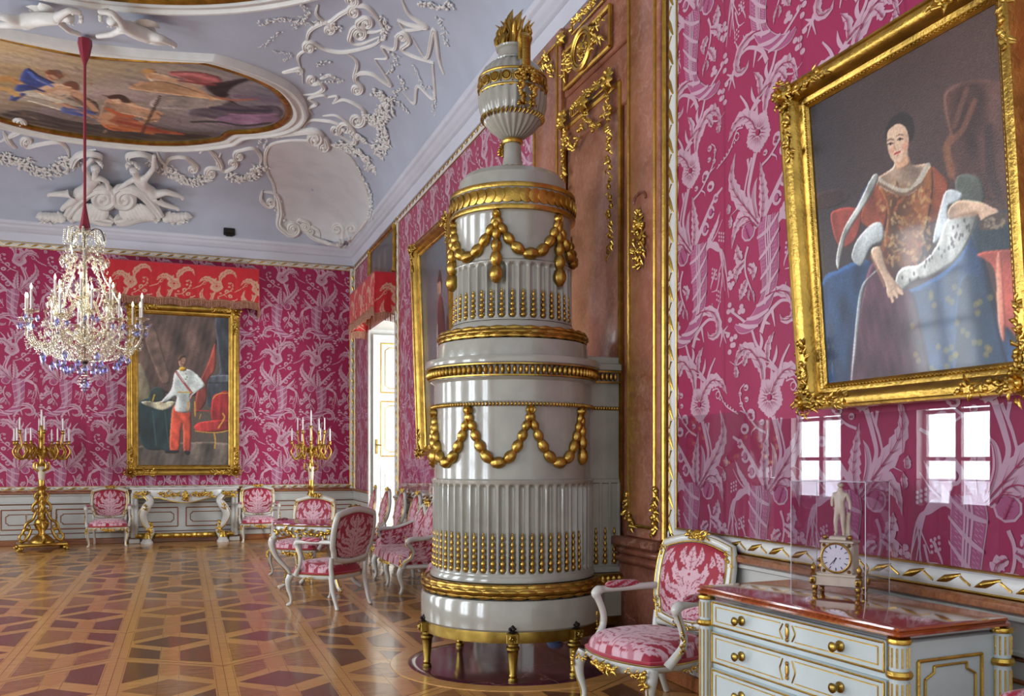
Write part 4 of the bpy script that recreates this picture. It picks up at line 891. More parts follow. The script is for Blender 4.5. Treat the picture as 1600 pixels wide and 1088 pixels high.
for L, w, c in (([(412, 300), (432, 305), (438, 330), (436, 352), (450, 366)], .09, (1.4, 11, -1)), ([(452, 345), (470, 352), (490, 372), (530, 383), (536, 360)], .07, (1.3, 9, -1)), ([(462, 350), (468, 344), (478, 346)], .06, (1.3, 8, 1)), ([(500, 372), (498, 362), (490, 356)], .05, (1.2, 7, -1)), ([(560, 372), (548, 380), (542, 360)], .06, (1.3, 8, 1)), ([(400, 205), (420, 212), (450, 208), (490, 204)], .1, (1.3, 12, 1)), ([(410, 298), (408, 312), (416, 322)], .06, (1.2, 8, -1)), ([(575, 345), (568, 362), (560, 360)], .05, None), ([(420, 215), (440, 205), (470, 205), (505, 215), (512, 225)], .07, (1.2, 8, 1)), ([(350, 214), (380, 208), (405, 205)], .08, None)): scroll(mb, L, w, .02, c)
for L, n, s in (([(525, 375), (545, 395)], 30, .1), ([(430, 310), (440, 345)], 24, .1), ([(560, 260), (582, 310), (578, 345)], 60, .09), ([(520, 222), (556, 240)], 36, .1), ([(405, 230), (420, 210), (440, 214)], 24, .09), ([(480, 285), (510, 300), (530, 330)], 22, .04)): vine(mb, L, n, s, .3, .8)
struct(mb.build('trim_20', STUCCO2, smooth=60))
oc_ = spline(np.array([(437, 352, 0), (432, 320, 0), (428, 290, 0), (417, 265, 0), (415, 240, 0), (428, 224, 0), (470, 219, 0), (520, 227, 0), (550, 248, 0), (568, 285, 0), (577, 320, 0), (568, 350, 0), (545, 378, 0), (500, 372, 0), (462, 360, 0)]), 90, True)[:, :2]
cc_ = oc_.mean(0); rg = []
for k in np.linspace(1, .02, 14): rg.append(np.array([on_ceiling(*(cc_+(q-cc_)*k), .006)[0] for q in oc_]))
mb = MB(); mb.loft(rg, cap=False); struct(mb.build('trim_23', mat('aged cream plaster', 'D2D2D2', .75, vary=.1, vscale=3, bump=.12, bscale=30), smooth=80))
mb = MB()                                           # garlands and ribbons on the cove of the end wall
for L, n in (([(34, 244), (48, 262), (68, 270), (92, 262), (108, 244)], 150), ([(258, 258), (275, 274), (300, 284), (322, 276)], 130), ([(356, 270), (374, 280), (392, 274), (410, 258)], 130), ([(0, 236), (18, 256), (30, 250)], 60)): vine(mb, L, n, .11, .35, 1.1)
for L, w, c in (([(108, 246), (104, 232), (90, 222), (60, 226), (45, 230)], .07, (1.2, 9, 1)), ([(0, 222), (15, 214), (30, 205), (36, 198)], .08, (1.1, 9, -1)), ([(5, 205), (14, 222), (24, 232)], .07, None), ([(108, 250), (125, 238), (150, 234)], .03, None), ([(258, 262), (266, 248), (288, 246), (305, 258)], .07, (1.1, 7, 1)), ([(312, 240), (322, 232), (338, 246), (345, 262), (330, 262)], .07, (1.3, 9, -1)), ([(345, 240), (340, 255), (350, 268), (366, 262)], .06, (1.2, 7, -1)), ([(405, 262), (408, 245), (395, 232), (372, 236)], .06, (1.2, 8, -1)), ([(245, 236), (250, 250), (262, 262)], .04, None), ([(60, 210), (80, 214), (100, 225)], .05, None)): scroll(mb, L, w, .01, c)
struct(mb.build('trim_21', STUCCO2, smooth=60))
# ---- stucco figures
def figure(name, label, J, E, hair=None, wing=None, group=None, lift=.14):
    """one continuous relief figure: J = {joint: (u, v, height off the vault m, radius m)}"""
    keys = list(J); pts = []
    for k in keys:
        u, v, h, r = J[k]; pts.append(on_ceiling(u, v, h)[0])
    root = pts[0].copy(); me = bpy.data.meshes.new(name); me.from_pydata([tuple(q-root) for q in pts], [(keys.index(a), keys.index(b)) for a, b in E], [])
    o = bpy.data.objects.new(name, me); COL.objects.link(o); o.location = root; me.materials.append(STUCCO2)
    bm = bmesh.new(); bm.from_mesh(me); bm.verts.layers.skin.verify(); bm.to_mesh(me); bm.free()
    for i, k in enumerate(keys): me.skin_vertices[0].data[i].radius = (J[k][3], J[k][3]); me.skin_vertices[0].data[i].use_root = (i == 0)
    s = o.modifiers.new('skin', 'SKIN'); s.use_smooth_shade = True; o.modifiers.new('sub', 'SUBSURF').render_levels = 2; o.modifiers['sub'].levels = 2
    tag(o, label, 'sculpture', group)
    hd = pts[keys.index('head')]-root; nk = pts[keys.index('neck')]-root; upv = nrm(hd-nk); r = J['head'][3]; _, n = on_ceiling(*J['head'][:2]); f = nrm(n*.8+np.array([0, -.5, -.6])); f = nrm(f-upv*np.dot(f, upv)); sd = np.cross(upv, f)
    m = MB()
    for k in range(26):
        t = rs.uniform(0, 2*pi); q = upv*rs.uniform(.2, 1)+sd*cos(t)*.8-f*abs(sin(t))*.9; m.ell(hd+nrm(q)*r*1.05, r*.3, None, 6, 5)
    m.build('hair', STUCCO2, o); m = MB(); m.ell(hd+f*r*.98-upv*r*.12, (r*.14, r*.14, r*.2), None, 6, 5)
    for s_ in (-1, 1): m.ell(hd+f*r*.92+sd*s_*r*.36+upv*r*.1, (r*.15, r*.15, r*.09), None, 6, 5); m.ell(hd+sd*s_*r*1.02-upv*r*.05, (r*.12, r*.16, r*.2), None, 6, 5)
    m.ell(hd+f*r*.9-upv*r*.45, (r*.26, r*.16, r*.08), None, 6, 5); m.build('face_relief', STUCCO2, o)
    if wing:
        m = MB()
        for L in wing:
            P = [on_ceiling(u, v, .1)[0]-root for u, v in L]; m.leaf(spline(P, 8), .09, n, .4)
        m.build('wing', STUCCO2, o)
    return o
ED = [('pelvis', 'belly'), ('belly', 'chest'), ('chest', 'neck'), ('neck', 'head'), ('chest', 'sa'), ('sa', 'ea'), ('ea', 'ha'), ('chest', 'sb'), ('sb', 'eb'), ('eb', 'hb'), ('pelvis', 'ta'), ('ta', 'ka'), ('ka', 'fa'), ('fa', 'toa'), ('pelvis', 'tb'), ('tb', 'kb'), ('kb', 'fb'), ('fb', 'tob')]
def putto(label, pel, bel, che, nec, hea, arms, legs, lift=.12, k=1.0, **kw):
    J = dict(pelvis=(*pel, lift, .10*k), belly=(*bel, lift+.02, .098*k), chest=(*che, lift+.03, .10*k), neck=(*nec, lift+.05, .05*k), head=(*hea, lift+.07, .098*k))
    for s, A in zip('ab', arms): J['s'+s], J['e'+s], J['h'+s] = (*A[0], lift+.08, .05*k), (*A[1], lift+.06, .042*k), (*A[2], lift+.05, .034*k)
    for s, A in zip('ab', legs):
        d = np.array(A[2])-np.array(A[1]); d = d/np.linalg.norm(d); t = np.array(A[2])+[d[1]*-5 if s == 'a' else d[1]*5, 4]
        J['t'+s], J['k'+s], J['f'+s], J['to'+s] = (*A[0], lift+.02, .078*k), (*A[1], lift+.05, .058*k), (*A[2], lift+.01, .038*k), (*t, lift+.01, .03*k)
    return figure('stucco_putto', label, J, ED, **kw)
putto('white stucco putto left of the volutes, arm raised over its head', (126, 303), (136, 294), (144, 282), (149, 270), (149, 260), (((138, 276), (131, 262), (144, 248)), ((155, 278), (167, 284), (170, 297))), (((116, 304), (98, 303), (76, 304)), ((120, 309), (108, 318), (96, 327))), group=None)
putto('white stucco putto right of the volutes, one arm stretched upward', (236, 302), (227, 294), (218, 283), (212, 273), (208, 264), (((209, 280), (196, 288), (184, 296)), ((229, 277), (240, 263), (241, 243))), (((245, 303), (260, 300), (286, 308)), ((240, 308), (252, 318), (278, 326))))
putto('flying white stucco putto left of the chandelier hook, legs trailing out of frame', (45, 32), (62, 30), (82, 30), (98, 28), (114, 27), (((92, 34), (108, 48), (128, 55)), ((94, 24), (108, 16), (128, 20))), (((30, 33), (10, 28), (-14, 22)), ((34, 37), (16, 38), (-8, 40))), .18, .8, wing=[[(60, 26), (58, 14), (40, 10)], [(66, 24), (70, 12), (62, 4)]])
putto('flying white stucco putto right of the chandelier hook, legs trailing right', (224, 54), (210, 49), (196, 43), (182, 36), (170, 30), (((190, 47), (174, 54), (150, 57)), ((190, 36), (176, 20), (152, 18))), (((236, 57), (252, 60), (274, 70)), ((232, 60), (246, 66), (266, 66))), .18, .8, wing=[[(205, 44), (226, 40), (244, 50)], [(208, 40), (232, 36), (250, 44)]])
RW, RH = .8, .7
mb = MB()                                           # volutes, shell and acanthus under the two seated figures
for sd in (-1, 1):
    X_ = lambda x: 178+sd*x
    q = lambda L: [(X_(x), y) for x, y in L]
    scroll(mb, q([(74, 340), (62, 322), (46, 304), (30, 295), (17, 294)]), .13, .12, (1.9, 15, -sd), .6)
    scroll(mb, q([(3, 348), (16, 346), (36, 340), (60, 338), (70, 346)]), .12, .05, None, .7); scroll(mb, q([(8, 352), (4, 346), (8, 340)]), .07, .05, (1.2, 6, sd))
    for k in range(7): mb.leaf(CP_(spline(np.array([(X_(20+k*7), 344, 0), (X_(16+k*6), 330, 0), (X_(10+k*5), 318, 0)]), 6)[:, :2], .12), .09, (0, -.9, -.3), .6)
    for k in range(6): mb.leaf(CP_(spline(np.array([(X_(80+k*6), 348-k*1.2, 0), (X_(84+k*6), 338, 0), (X_(88+k*7), 330+k*2, 0)]), 6)[:, :2], .06), .08, (0, -.9, -.3), .6)
    vine(mb, q([(86, 346), (112, 342)]), 26, .12, .1, .5); vine(mb, q([(52, 250), (62, 262), (72, 268)]), 20, .08, .2)
    scroll(mb, q([(30, 262), (22, 245), (40, 240), (58, 246), (66, 262)]), .07, .05, None)
struct(mb.build('trim_22', STUCCO2, smooth=60))
sp = thing('spotlight', 'small black box lamp standing on the white end-wall cornice', 'lamp', (float(at_y(358, 361, YB-.15)[0]), YB-.17, ZT+.34)); m = MB(); m.box((0, -.02, .075), (.2, .14, .13), 0, .01); m.build('housing', BLACK, sp); m = MB(); m.box((0, -.1, .08), (.15, .02, .09), 0, .01); m.build('lens', DARK, sp); m = MB(); m.box((0, 0, .005), (.12, .1, .02)); m.build('bracket', DARK, sp)
# ================================================================ FRAMED PICTURES
FPR = [(0, .012), (0, -.012), (.012, -.022), (.02, -.018), (.028, -.03), (.045, -.034), (.05, -.05), (.06, -.075), (.085, -.095), (.105, -.092), (.112, -.1), (.122, -.097), (.128, -.06), (.13, .02), (.1, .03)]
def frame(w, h, k=1.0, prof=FPR, beads=True):
    m = MB(); rg = []
    for a, d in prof: a *= k; d *= k; rg.append([(-w/2-a, d, -a), (w/2+a, d, -a), (w/2+a, d, h+a), (-w/2-a, d, h+a)])
    rg.append(rg[0]); m.loft(rg, cap=False)
    if beads:
        n = int(w/.022/k); b = .012*k
        for i in range(n):
            for z in (-.018*k, h+.018*k): m.ell((-w/2+w*(i+.5)/n, -.022*k, z), (b*.6, b*.6, b*.5), None, 5, 4)
        n = int(h/.022/k)
        for i in range(n):
            for x in (-1, 1): m.ell((x*(w/2+.018*k), -.022*k, h*(i+.5)/n), (b*.5, b*.6, b*.6), None, 5, 4)
    return m
def corner_orn(w, h, k, sx, sz, rs, length=.3, r=.05):
    m = MB(); c = np.array((sx*(w/2+.085*k), -.09*k, (h+.085*k if sz > 0 else -.085*k)))
    rosette(m, c+[0, -.01*k, 0], r*k*1.1, -EY, 9)
    for d in ((-sx, 0, 0), (0, 0, -sz)):
        d = np.array(d, float); foliage(m, [c, c+d*length*.5+[0, .012*k, 0], c+d*length+[0, .012*k, 0]], 30, .04*k, -EY, rs, 0, .55, .2)
    foliage(m, [c+np.array((cos(t), 0, sin(t)))*r*k*1.25 for t in np.linspace(0, 2*pi, 12)], 22, .032*k, -EY, rs, 0, .3, .3)
    return m
def hang(name, label, w, h, loc, rx, rz, k, painting, orn=.3, group=None, orn_r=.05):
    t = thing(name, label, 'picture', loc, rz, group); t.rotation_euler = (rx, 0, rz)
    fr = frame(w, h, k).build('frame', GOLD, t, 50)
    for sx in (-1, 1):
        for sz in (-1, 1): corner_orn(w, h, k, sx, sz, rs, orn, orn_r).build('corner_ornament', GOLD, fr, 60)
    m = MB(); m.box((0, .02, h/2), (w+.1*k, .02, h+.1*k)); m.build('backing', DARK, t)
    g = painting.out(); ny, nx = g.shape[:2]; xx, zz = np.meshgrid(np.linspace(-w/2, w/2, nx), np.linspace(0, h, ny)); colgrid('canvas', np.dstack([xx, np.full(xx.shape, -.004), zz]), g, CANVAS, t)
    return t
# ---- seated lady
LW, LH = 1.075, 1.35; tl = .082
loc = np.array((3.0, 3.0925, 1.875))
def lady(x, y):
    r = ray(1280+x/3.2, 140+y/3.2); n = np.array((-cos(tl), 0, -sin(tl))); q = CAM+r*(np.dot(loc-CAM, n)/np.dot(r, n))-loc
    return (-q[1]+LW/2, q[2]/cos(tl))
L = lambda P: [lady(*q) for q in P]
p = Paint(LW, LH, 330, (66, 54, 54)); g = (p.X/LW)[..., None]; p.a = p.a*(1-g)+np.array([82, 60, 54])*g; p.a += (noise2(p.X*3, p.Y*3, 2)*7)[..., None]
p.put(np.clip((.35-p.X/LW)*1.5, 0, .5), (50, 52, 62))
SK, SKD = (226, 192, 162), (190, 146, 116)
for P, c, s in (([(640, 0), (660, 240), (640, 260), (660, 430), (760, 520), (900, 560), (1000, 560), (960, 0)], (92, 64, 56), 5), ([(700, 430), (800, 440), (830, 540), (790, 590), (690, 520)], (84, 92, 84), 2), ([(0, 520), (130, 500), (140, 560), (0, 600)], (74, 56, 56), 3),
    ([(60, 640), (90, 600), (170, 590), (220, 620), (180, 760), (100, 780)], (176, 80, 66), 1), ([(100, 900), (230, 850), (300, 910), (420, 1000), (560, 950), (690, 850), (770, 700), (840, 880), (900, 1100), (1000, 1300), (1060, 1560), (-20, 1560), (10, 1000)], (46, 78, 118), 2),
    ([(700, 980), (830, 960), (900, 1200), (960, 1560), (700, 1560)], (40, 62, 84), 6), ([(240, 930), (330, 900), (450, 1000), (500, 1120), (540, 1560), (170, 1560)], (104, 66, 78), 4), ([(200, 1040), (260, 930), (300, 905), (230, 1000), (190, 1300), (160, 1500)], (160, 164, 164), 2),
    ([(770, 690), (900, 610), (1020, 630), (1040, 790), (810, 812)], (40, 56, 66), 2), ([(795, 822), (1000, 796), (1060, 800), (1080, 1300), (960, 1200), (900, 1160), (880, 900)], (196, 94, 78), 2), ([(890, 860), (915, 850), (935, 1240), (900, 1180)], (226, 130, 108), 3),
    ([(215, 660), (245, 520), (290, 470), (350, 470), (340, 640), (310, 700)], (150, 76, 52), 1), ([(560, 400), (620, 430), (650, 470), (640, 530), (590, 660), (540, 640)], (152, 78, 50), 1), ([(200, 560), (240, 480), (270, 440), (230, 560), (160, 690)], (44, 66, 92), 1),
    ([(290, 450), (340, 440), (440, 500), (560, 380), (570, 540), (540, 700), (520, 850), (470, 900), (390, 900), (330, 780), (345, 600)], (136, 86, 50), 1), ([(330, 760), (400, 880), (480, 870), (430, 930), (380, 980), (320, 900)], (112, 62, 54), 2),
    ([(375, 330), (440, 300), (470, 375), (545, 372), (525, 440), (470, 490), (400, 500), (320, 455), (300, 440), (375, 385)], SK, 1), ([(385, 345), (440, 330), (455, 372), (400, 400)], SKD, 3)): p.poly(L(P), c, s, .95, form=.9)
for k in range(230):
    x, y = p.rs.uniform(300, 560), p.rs.uniform(470, 880); p.stroke(L([(x, y), (x+p.rs.uniform(-22, 22), y+p.rs.uniform(-28, 28))]), p.rs.uniform(.003, .009), ((196, 148, 84), (104, 58, 40), (176, 96, 60), (214, 186, 132))[k % 4], 1, .5)
for P, w, c, s in (([(295, 452), (350, 490), (420, 512), (480, 490), (545, 385)], .016, (206, 200, 184), 1), ([(300, 470), (420, 525), (520, 470)], .008, (112, 80, 62), 1), ([(660, 250), (640, 300), (665, 420)], .02, (140, 92, 62), 4), ([(780, 60), (720, 200), (660, 260)], .014, (126, 84, 64), 4), ([(850, 200), (860, 400), (900, 520)], .02, (62, 46, 46), 6), ([(740, 0), (680, 180)], .014, (116, 80, 66), 5)): p.stroke(L(P), w, c, s, .8)
for P, c, s in (([(270, 432), (300, 440), (255, 540), (155, 700), (120, 800), (100, 900), (88, 840), (125, 700), (200, 570)], (190, 194, 186), 1), ([(270, 670), (318, 672), (322, 750), (262, 790), (215, 880), (168, 850), (172, 800), (200, 740)], (196, 204, 204), 1), ([(640, 505), (715, 520), (700, 560), (650, 580), (645, 660), (610, 740), (572, 760), (600, 620)], (188, 198, 200), 1),
    ([(650, 640), (790, 618), (765, 730), (690, 850), (570, 930), (480, 955), (410, 1010), (385, 950), (420, 890), (510, 870), (590, 780)], (194, 198, 190), 1), ([(262, 815), (310, 790), (345, 900), (385, 960), (425, 1010), (400, 1030), (350, 1040), (330, 960)], SK, 1),
    ([(650, 600), (700, 556), (800, 560), (870, 590), (902, 612), (885, 640), (850, 660), (820, 660), (800, 620), (720, 632), (655, 650)], SK, 1)): p.poly(L(P), c, s, form=.8)
for P in ([(350, 1010), (365, 1040), (370, 1060)], [(375, 1010), (392, 1036)], [(398, 1000), (418, 1020)], [(800, 600), (826, 665)], [(850, 600), (852, 655)], [(880, 605), (872, 650)]): p.stroke(L(P), .008, SK, 1)
p.stroke(L([(265, 830), (330, 980)]), .008, SKD, 3, .6); p.stroke(L([(670, 640), (800, 618)]), .009, SKD, 3, .6)
p.ell(*lady(880, 660), .075, .03, (88, 74, 66), 1); 
for k in range(40): p.ell(*lady(p.rs.uniform(820, 930), p.rs.uniform(640, 695)), .006, .006, (150, 134, 112), 1, .7)
for k in range(36):
    a_, b_ = p.rs.rand(), p.rs.rand(); q0 = np.array((430, 960))*(1-a_)+np.array((760, 660))*a_+np.array((20, 15))*(b_-.5)*3; p.ell(*lady(*q0), .005, .009, (70, 66, 66), 1, .8)
for k in range(34): p.ell(*lady(p.rs.uniform(460, 860), p.rs.uniform(980, 1450)), .014, .014, (150, 132, 74), 2, .6)
hx, hy = lady(398, 262); s_ = .105/85
def fc(dx, dy): return (hx+dx*s_, hy-dy*s_)
p.poly(L([(335, 240), (338, 190), (370, 140), (420, 112), (468, 140), (480, 200), (468, 250), (440, 270), (400, 180), (360, 195), (345, 260)]), (48, 40, 40), 1)
p.poly(L([(342, 250), (350, 205), (395, 172), (435, 190), (450, 240), (445, 300), (425, 345), (395, 362), (368, 350), (350, 310)]), SK, 1); p.poly(L([(425, 200), (452, 250), (444, 310), (415, 350), (430, 280)]), SKD, 4, .55)
p.ell(*lady(365, 305), .016, .014, (214, 140, 122), 4, .6); p.ell(*lady(430, 285), .018, .015, (214, 140, 122), 4, .6)
for x, y in ((360, 270), (408, 247)): p.stroke(L([(x-14, y+4), (x, y-3), (x+13, y)]), .0035, (90, 62, 52), 0, .8); p.ell(*lady(x, y+2), .0075, .006, (46, 36, 36), 0); p.stroke(L([(x-18, y-14), (x, y-22), (x+16, y-18)]), .003, (96, 70, 58), 1, .8)
p.stroke(L([(383, 262), (380, 290), (388, 300)]), .003, (180, 130, 104), 1, .8); p.stroke(L([(382, 322), (394, 317), (406, 312)]), .0055, (186, 80, 74), 0); p.ell(*lady(396, 330), .007, .003, (200, 110, 96), 1, .7)
p.noise(.035, 2)
hang('framed_portrait', 'large gilt-framed portrait of a seated lady in blue robe with ermine trim', LW, LH, loc, tl, -pi/2, 1.0, p)
# ---- standing officer over the console
ca, cb = at_y(216, 727, YB-.09), at_y(357, 498, YB-.09); EWd, EH = cb[0]-ca[0], cb[2]-ca[2]
e_ = lambda P: [((x-98)/527*EWd, (966-y)/860*EH) for x, y in P]
p = Paint(EWd, EH, 200, (92, 80, 70))
for P, c, s in (([(98, 105), (545, 105), (545, 300), (480, 540), (300, 560), (190, 520), (98, 380)], (98, 76, 68), 3), ([(180, 160), (240, 330), (280, 470), (240, 500), (190, 400), (140, 250)], (124, 98, 86), 5), ([(98, 390), (160, 490), (170, 610), (98, 620)], (150, 142, 116), 3), ([(545, 105), (628, 105), (628, 600), (500, 620), (500, 470), (555, 440), (572, 390)], (66, 70, 78), 1), ([(485, 455), (628, 440), (628, 480), (495, 490)], (96, 102, 110), 1), ([(545, 255), (545, 400), (500, 480), (490, 600), (430, 660), (440, 520), (500, 380)], (150, 66, 54), 2), ([(98, 860), (628, 840), (628, 970), (98, 970)], (104, 92, 82), 3), ([(104, 612), (310, 602), (300, 870), (240, 880), (120, 850)], (34, 58, 60), 2), ([(115, 606), (310, 602), (236, 652)], (214, 208, 174), 1), ([(160, 560), (190, 522), (240, 530), (250, 585), (200, 606), (165, 600)], (48, 62, 58), 1), ([(528, 580), (565, 548), (628, 545), (628, 720), (530, 712)], (178, 46, 46), 1), ([(424, 738), (470, 715), (628, 705), (628, 760), (480, 775), (430, 765)], (186, 56, 54), 1),
    ([(305, 622), (396, 622), (404, 720), (396, 888), (360, 888), (352, 720), (328, 884), (280, 880), (284, 720)], (222, 88, 62), 0), ([(318, 422), (350, 412), (402, 418), (450, 455), (482, 500), (470, 520), (412, 556), (398, 560), (398, 656), (310, 652), (318, 570), (262, 604), (240, 612), (232, 598), (286, 530), (302, 450)], (206, 216, 210), 0), ([(330, 352), (346, 336), (368, 340), (374, 372), (366, 398), (350, 408), (334, 392)], (206, 156, 128), 0), ([(328, 360), (334, 336), (356, 328), (374, 344), (352, 346), (336, 366)], (84, 60, 46), 0), ([(336, 404), (368, 402), (374, 420), (338, 424)], (206, 160, 60), 0), ([(255, 884), (328, 882), (322, 896), (262, 898)], (28, 26, 28), 0), ([(362, 884), (394, 886), (390, 908), (368, 904)], (28, 26, 28), 0)): p.poly(e_(P), c, max(s, 1), form=.9)
for P, w, c in (([(316, 430), (360, 490), (410, 552)], .022, (158, 66, 66)), ([(320, 432), (362, 490)], .006, (220, 200, 196)), ([(326, 546), (400, 546)], .012, (206, 164, 62)), ([(392, 570), (410, 700), (438, 868)], .01, (96, 90, 84)), ([(386, 600), (384, 650)], .014, (206, 150, 50)), ([(424, 600), (426, 680)], .014, (206, 150, 50)), ([(470, 505), (415, 552), (400, 566)], .012, (206, 216, 210)), ([(235, 606), (222, 618)], .012, (206, 156, 128)), ([(405, 560), (396, 580)], .014, (206, 156, 128)), ([(338, 378), (352, 386), (368, 384)], .006, (86, 60, 46)), ([(345, 366), (350, 366)], .004, (50, 40, 36)), ([(360, 366), (365, 366)], .004, (50, 40, 36)), ([(440, 650), (520, 650), (530, 640)], .012, (178, 56, 52)), ([(450, 700), (460, 670)], .008, (190, 140, 50)), ([(430, 770), (540, 778), (628, 764)], .012, (206, 156, 58)), ([(540, 780), (546, 830), (542, 868)], .014, (206, 156, 58)), ([(565, 748), (600, 690), (590, 665)], .014, (206, 156, 58)), ([(530, 580), (566, 550), (628, 545)], .008, (206, 156, 58)), ([(180, 600), (190, 565)], .012, (206, 170, 60)), ([(180, 660), (200, 850)], .016, (48, 84, 86)), ([(250, 660), (270, 840)], .012, (48, 84, 86)), ([(340, 640), (320, 860)], .006, (190, 66, 46)), ([(376, 640), (380, 870)], .006, (190, 66, 46)), ([(360, 440), (358, 540)], .003, (150, 150, 130))): p.stroke(e_(P), w, c, 0, .9)
for x, y in ((372, 440), (378, 458), (372, 470)): p.ell(*e_([(x, y)])[0], .014, .014, (150, 140, 96), 0)
p.noise(.03)
hang('framed_portrait', 'gilt-framed full-length portrait of an officer in white coat and red trousers', EWd, EH, ((ca[0]+cb[0])/2, YB-.09, ca[2]), .02, 0, 1.45, p, .42)
# ---- portrait half hidden by the stove, and the dark picture over the door
w3, h3 = 1.5, 2.55; p = Paint(w3, h3, 150, (92, 98, 108)); p.a += (noise2(p.X*2, p.Y*2, 7)*16)[..., None]
k3 = lambda P: [(a*w3, b*h3) for a, b in P]
for P, c, s in (([(0, 0), (1, 0), (1, .16), (0, .2)], (70, 56, 48), 4), ([(.45, .12), (.75, .12), (.72, .6), (.6, .74), (.48, .62)], (96, 52, 54), 2), ([(.42, .12), (.5, .12), (.5, .58), (.45, .5)], (196, 190, 184), 2), ([(.54, .74), (.64, .74), (.64, .83), (.55, .83)], (206, 164, 140), 2), ([(.53, .8), (.6, .86), (.66, .82), (.66, .74), (.62, .8)], (60, 46, 42), 2), ([(.7, .1), (.95, .1), (.9, .5), (.75, .6)], (60, 50, 56), 4)): p.poly(k3(P), c, s, form=.8)
p.noise(.03); hang('framed_portrait', 'gilt-framed portrait under a grey sky, half hidden behind the white stove', w3, h3, (3.085, 11.75-w3/2, 1.68), .035, -pi/2, 1.15, p, .3)
w4, h4 = 1.9, .62; p = Paint(w4, h4, 110, (62, 52, 54)); p.a += (noise2(p.X*2, p.Y*3, 3)*14)[..., None]
for x in (.3, .75, 1.2): p.ell(x, .3, .1, .16, (122, 96, 84), 5, .6)
t = hang('overdoor_picture', 'dark landscape-shaped picture in thin gilt frame above the doorway', w4, h4, (3.11, 14.8, 4.5), 0, -pi/2, .45, p, .05, None, .02)
# ================================================================ FURNITURE
BGR, MOT, MOT2 = (164, 30, 54), (218, 176, 186), (190, 120, 134)
def sleaf(p, P, w, c, lob=0, vein=BGR, soft=0):
    q = spline(np.array(P, float), 26); k = len(q); T = np.gradient(q, axis=0); T /= np.linalg.norm(T, axis=1)[:, None]+1e-9; N = np.stack([-T[:, 1], T[:, 0]], 1); t = np.linspace(0, 1, k)
    ww = w*np.sin(pi*(t*.92+.06)**.8)
    if lob: ww = ww*(1-.4*((t*lob) % 1))
    p.poly(np.concatenate([q+N*ww[:, None], (q-N*ww[:, None])[::-1]]), c, soft, 1, False)
    if vein is not None:
        p.stroke(q[1:-4], [w*.1, w*.03], vein, 0)
        for i in range(4, k-6, 5):
            for g in (1, -1): p.stroke([q[i], q[i+3]+g*N[i]*ww[i]*.62], [w*.05, w*.02], vein, 0)
def bouquet(nx=110, asp=1.0, bg=BGR, mot=MOT, sc=1.0):
    """symmetrical woven bouquet on a unit square (asp = height / width)"""
    p = Paint(1, asp, nx, bg); H = asp
    def both(f):
        for sg in (1, -1): f(lambda x, y: (.5+sg*x*sc, y*H))
    both(lambda f: sleaf(p, [f(.05, .03), f(.24, .02), f(.42, .08), f(.49, .22)], .075, mot, 6)); both(lambda f: sleaf(p, [f(.40, .24), f(.47, .32), f(.48, .42)], .05, mot, 4))
    both(lambda f: sleaf(p, [f(.02, .10), f(.18, .17), f(.34, .2), f(.42, .36)], .095, mot, 7)); both(lambda f: sleaf(p, [f(.03, .2), f(.14, .36), f(.32, .42), f(.36, .60)], .10, mot, 8))
    both(lambda f: sleaf(p, [f(.02, .3), f(.09, .52), f(.22, .60), f(.25, .78)], .10, mot, 7)); both(lambda f: sleaf(p, [f(.43, .46), f(.47, .58), f(.44, .70)], .055, mot, 4))
    both(lambda f: sleaf(p, [f(.47, .72), f(.44, .86), f(.34, .96)], .07, mot, 4)); both(lambda f: sleaf(p, [f(.08, .72), f(.15, .84), f(.13, .96)], .065, mot, 5)); both(lambda f: sleaf(p, [f(.30, .74), f(.34, .82), f(.30, .9)], .045, mot, 3))
    both(lambda f: [p.ell(*f(.10+.03*cos(k*1.3), .62+.04*sin(k*1.3)), .026, .026, mot, 0) for k in range(5)])
    both(lambda f: [p.ell(*f(.26+.025*cos(k*1.3), .66+.03*sin(k*1.3)), .02, .02, mot, 0) for k in range(5)]); both(lambda f: p.stroke([f(.06, .05), f(.12, .14), f(.09, .24)], .012, mot, 0)); both(lambda f: p.stroke([f(.2, .06), f(.3, .0)], .02, MOT2, 0))
    sleaf(p, [(.5, .02*H), (.5, .3*H), (.5, .55*H), (.5, .7*H)], .095, mot, 7); sleaf(p, [(.5, .62*H), (.5, .8*H), (.5, .96*H)], .10, mot, 6)
    for k in range(6): a = k*pi/3; p.ell(.5+.045*cos(a), .6*H+.045*sin(a), .03, .03, mot, 0)
    p.ell(.5, .6*H, .02, .02, bg, 0)
    for k in range(5):
        for j in range(4): p.ell(.2+.012*((k+j) % 2)+.045*k+.2*0, .08*H+.025*j+.0, .004, .004, bg, 0); p.ell(.8-.045*k, .08*H+.025*j, .004, .004, bg, 0)
    return p.out()
def sq(s, t, k=.5): return s*np.sqrt(1-k*t*t), t*np.sqrt(1-k*s*s)
def sqloop(n, k=.5):
    a = np.linspace(0, 2*pi, n, endpoint=False); c, s = np.cos(a), np.sin(a); m = np.maximum(abs(c), abs(s)); return sq(c/m, s/m, k)
def sampled(img, S_, T_):
    ny, nx = img.shape[:2]; x = np.clip((S_+1)/2*(nx-1), 0, nx-1); y = np.clip((T_+1)/2*(ny-1), 0, ny-1); return img[y.astype(int), x.astype(int)]
ARMB = bouquet(150, 1.05); SEATB = bouquet(150, .95)
def gold_sprig(m, c, nor, T, n, l, size, seed=1): r = random.Random(seed); foliage(m, [np.array(c)-np.array(T)*l, np.array(c), np.array(c)+np.array(T)*l], n, size, nor, r, 0, .4, .2)
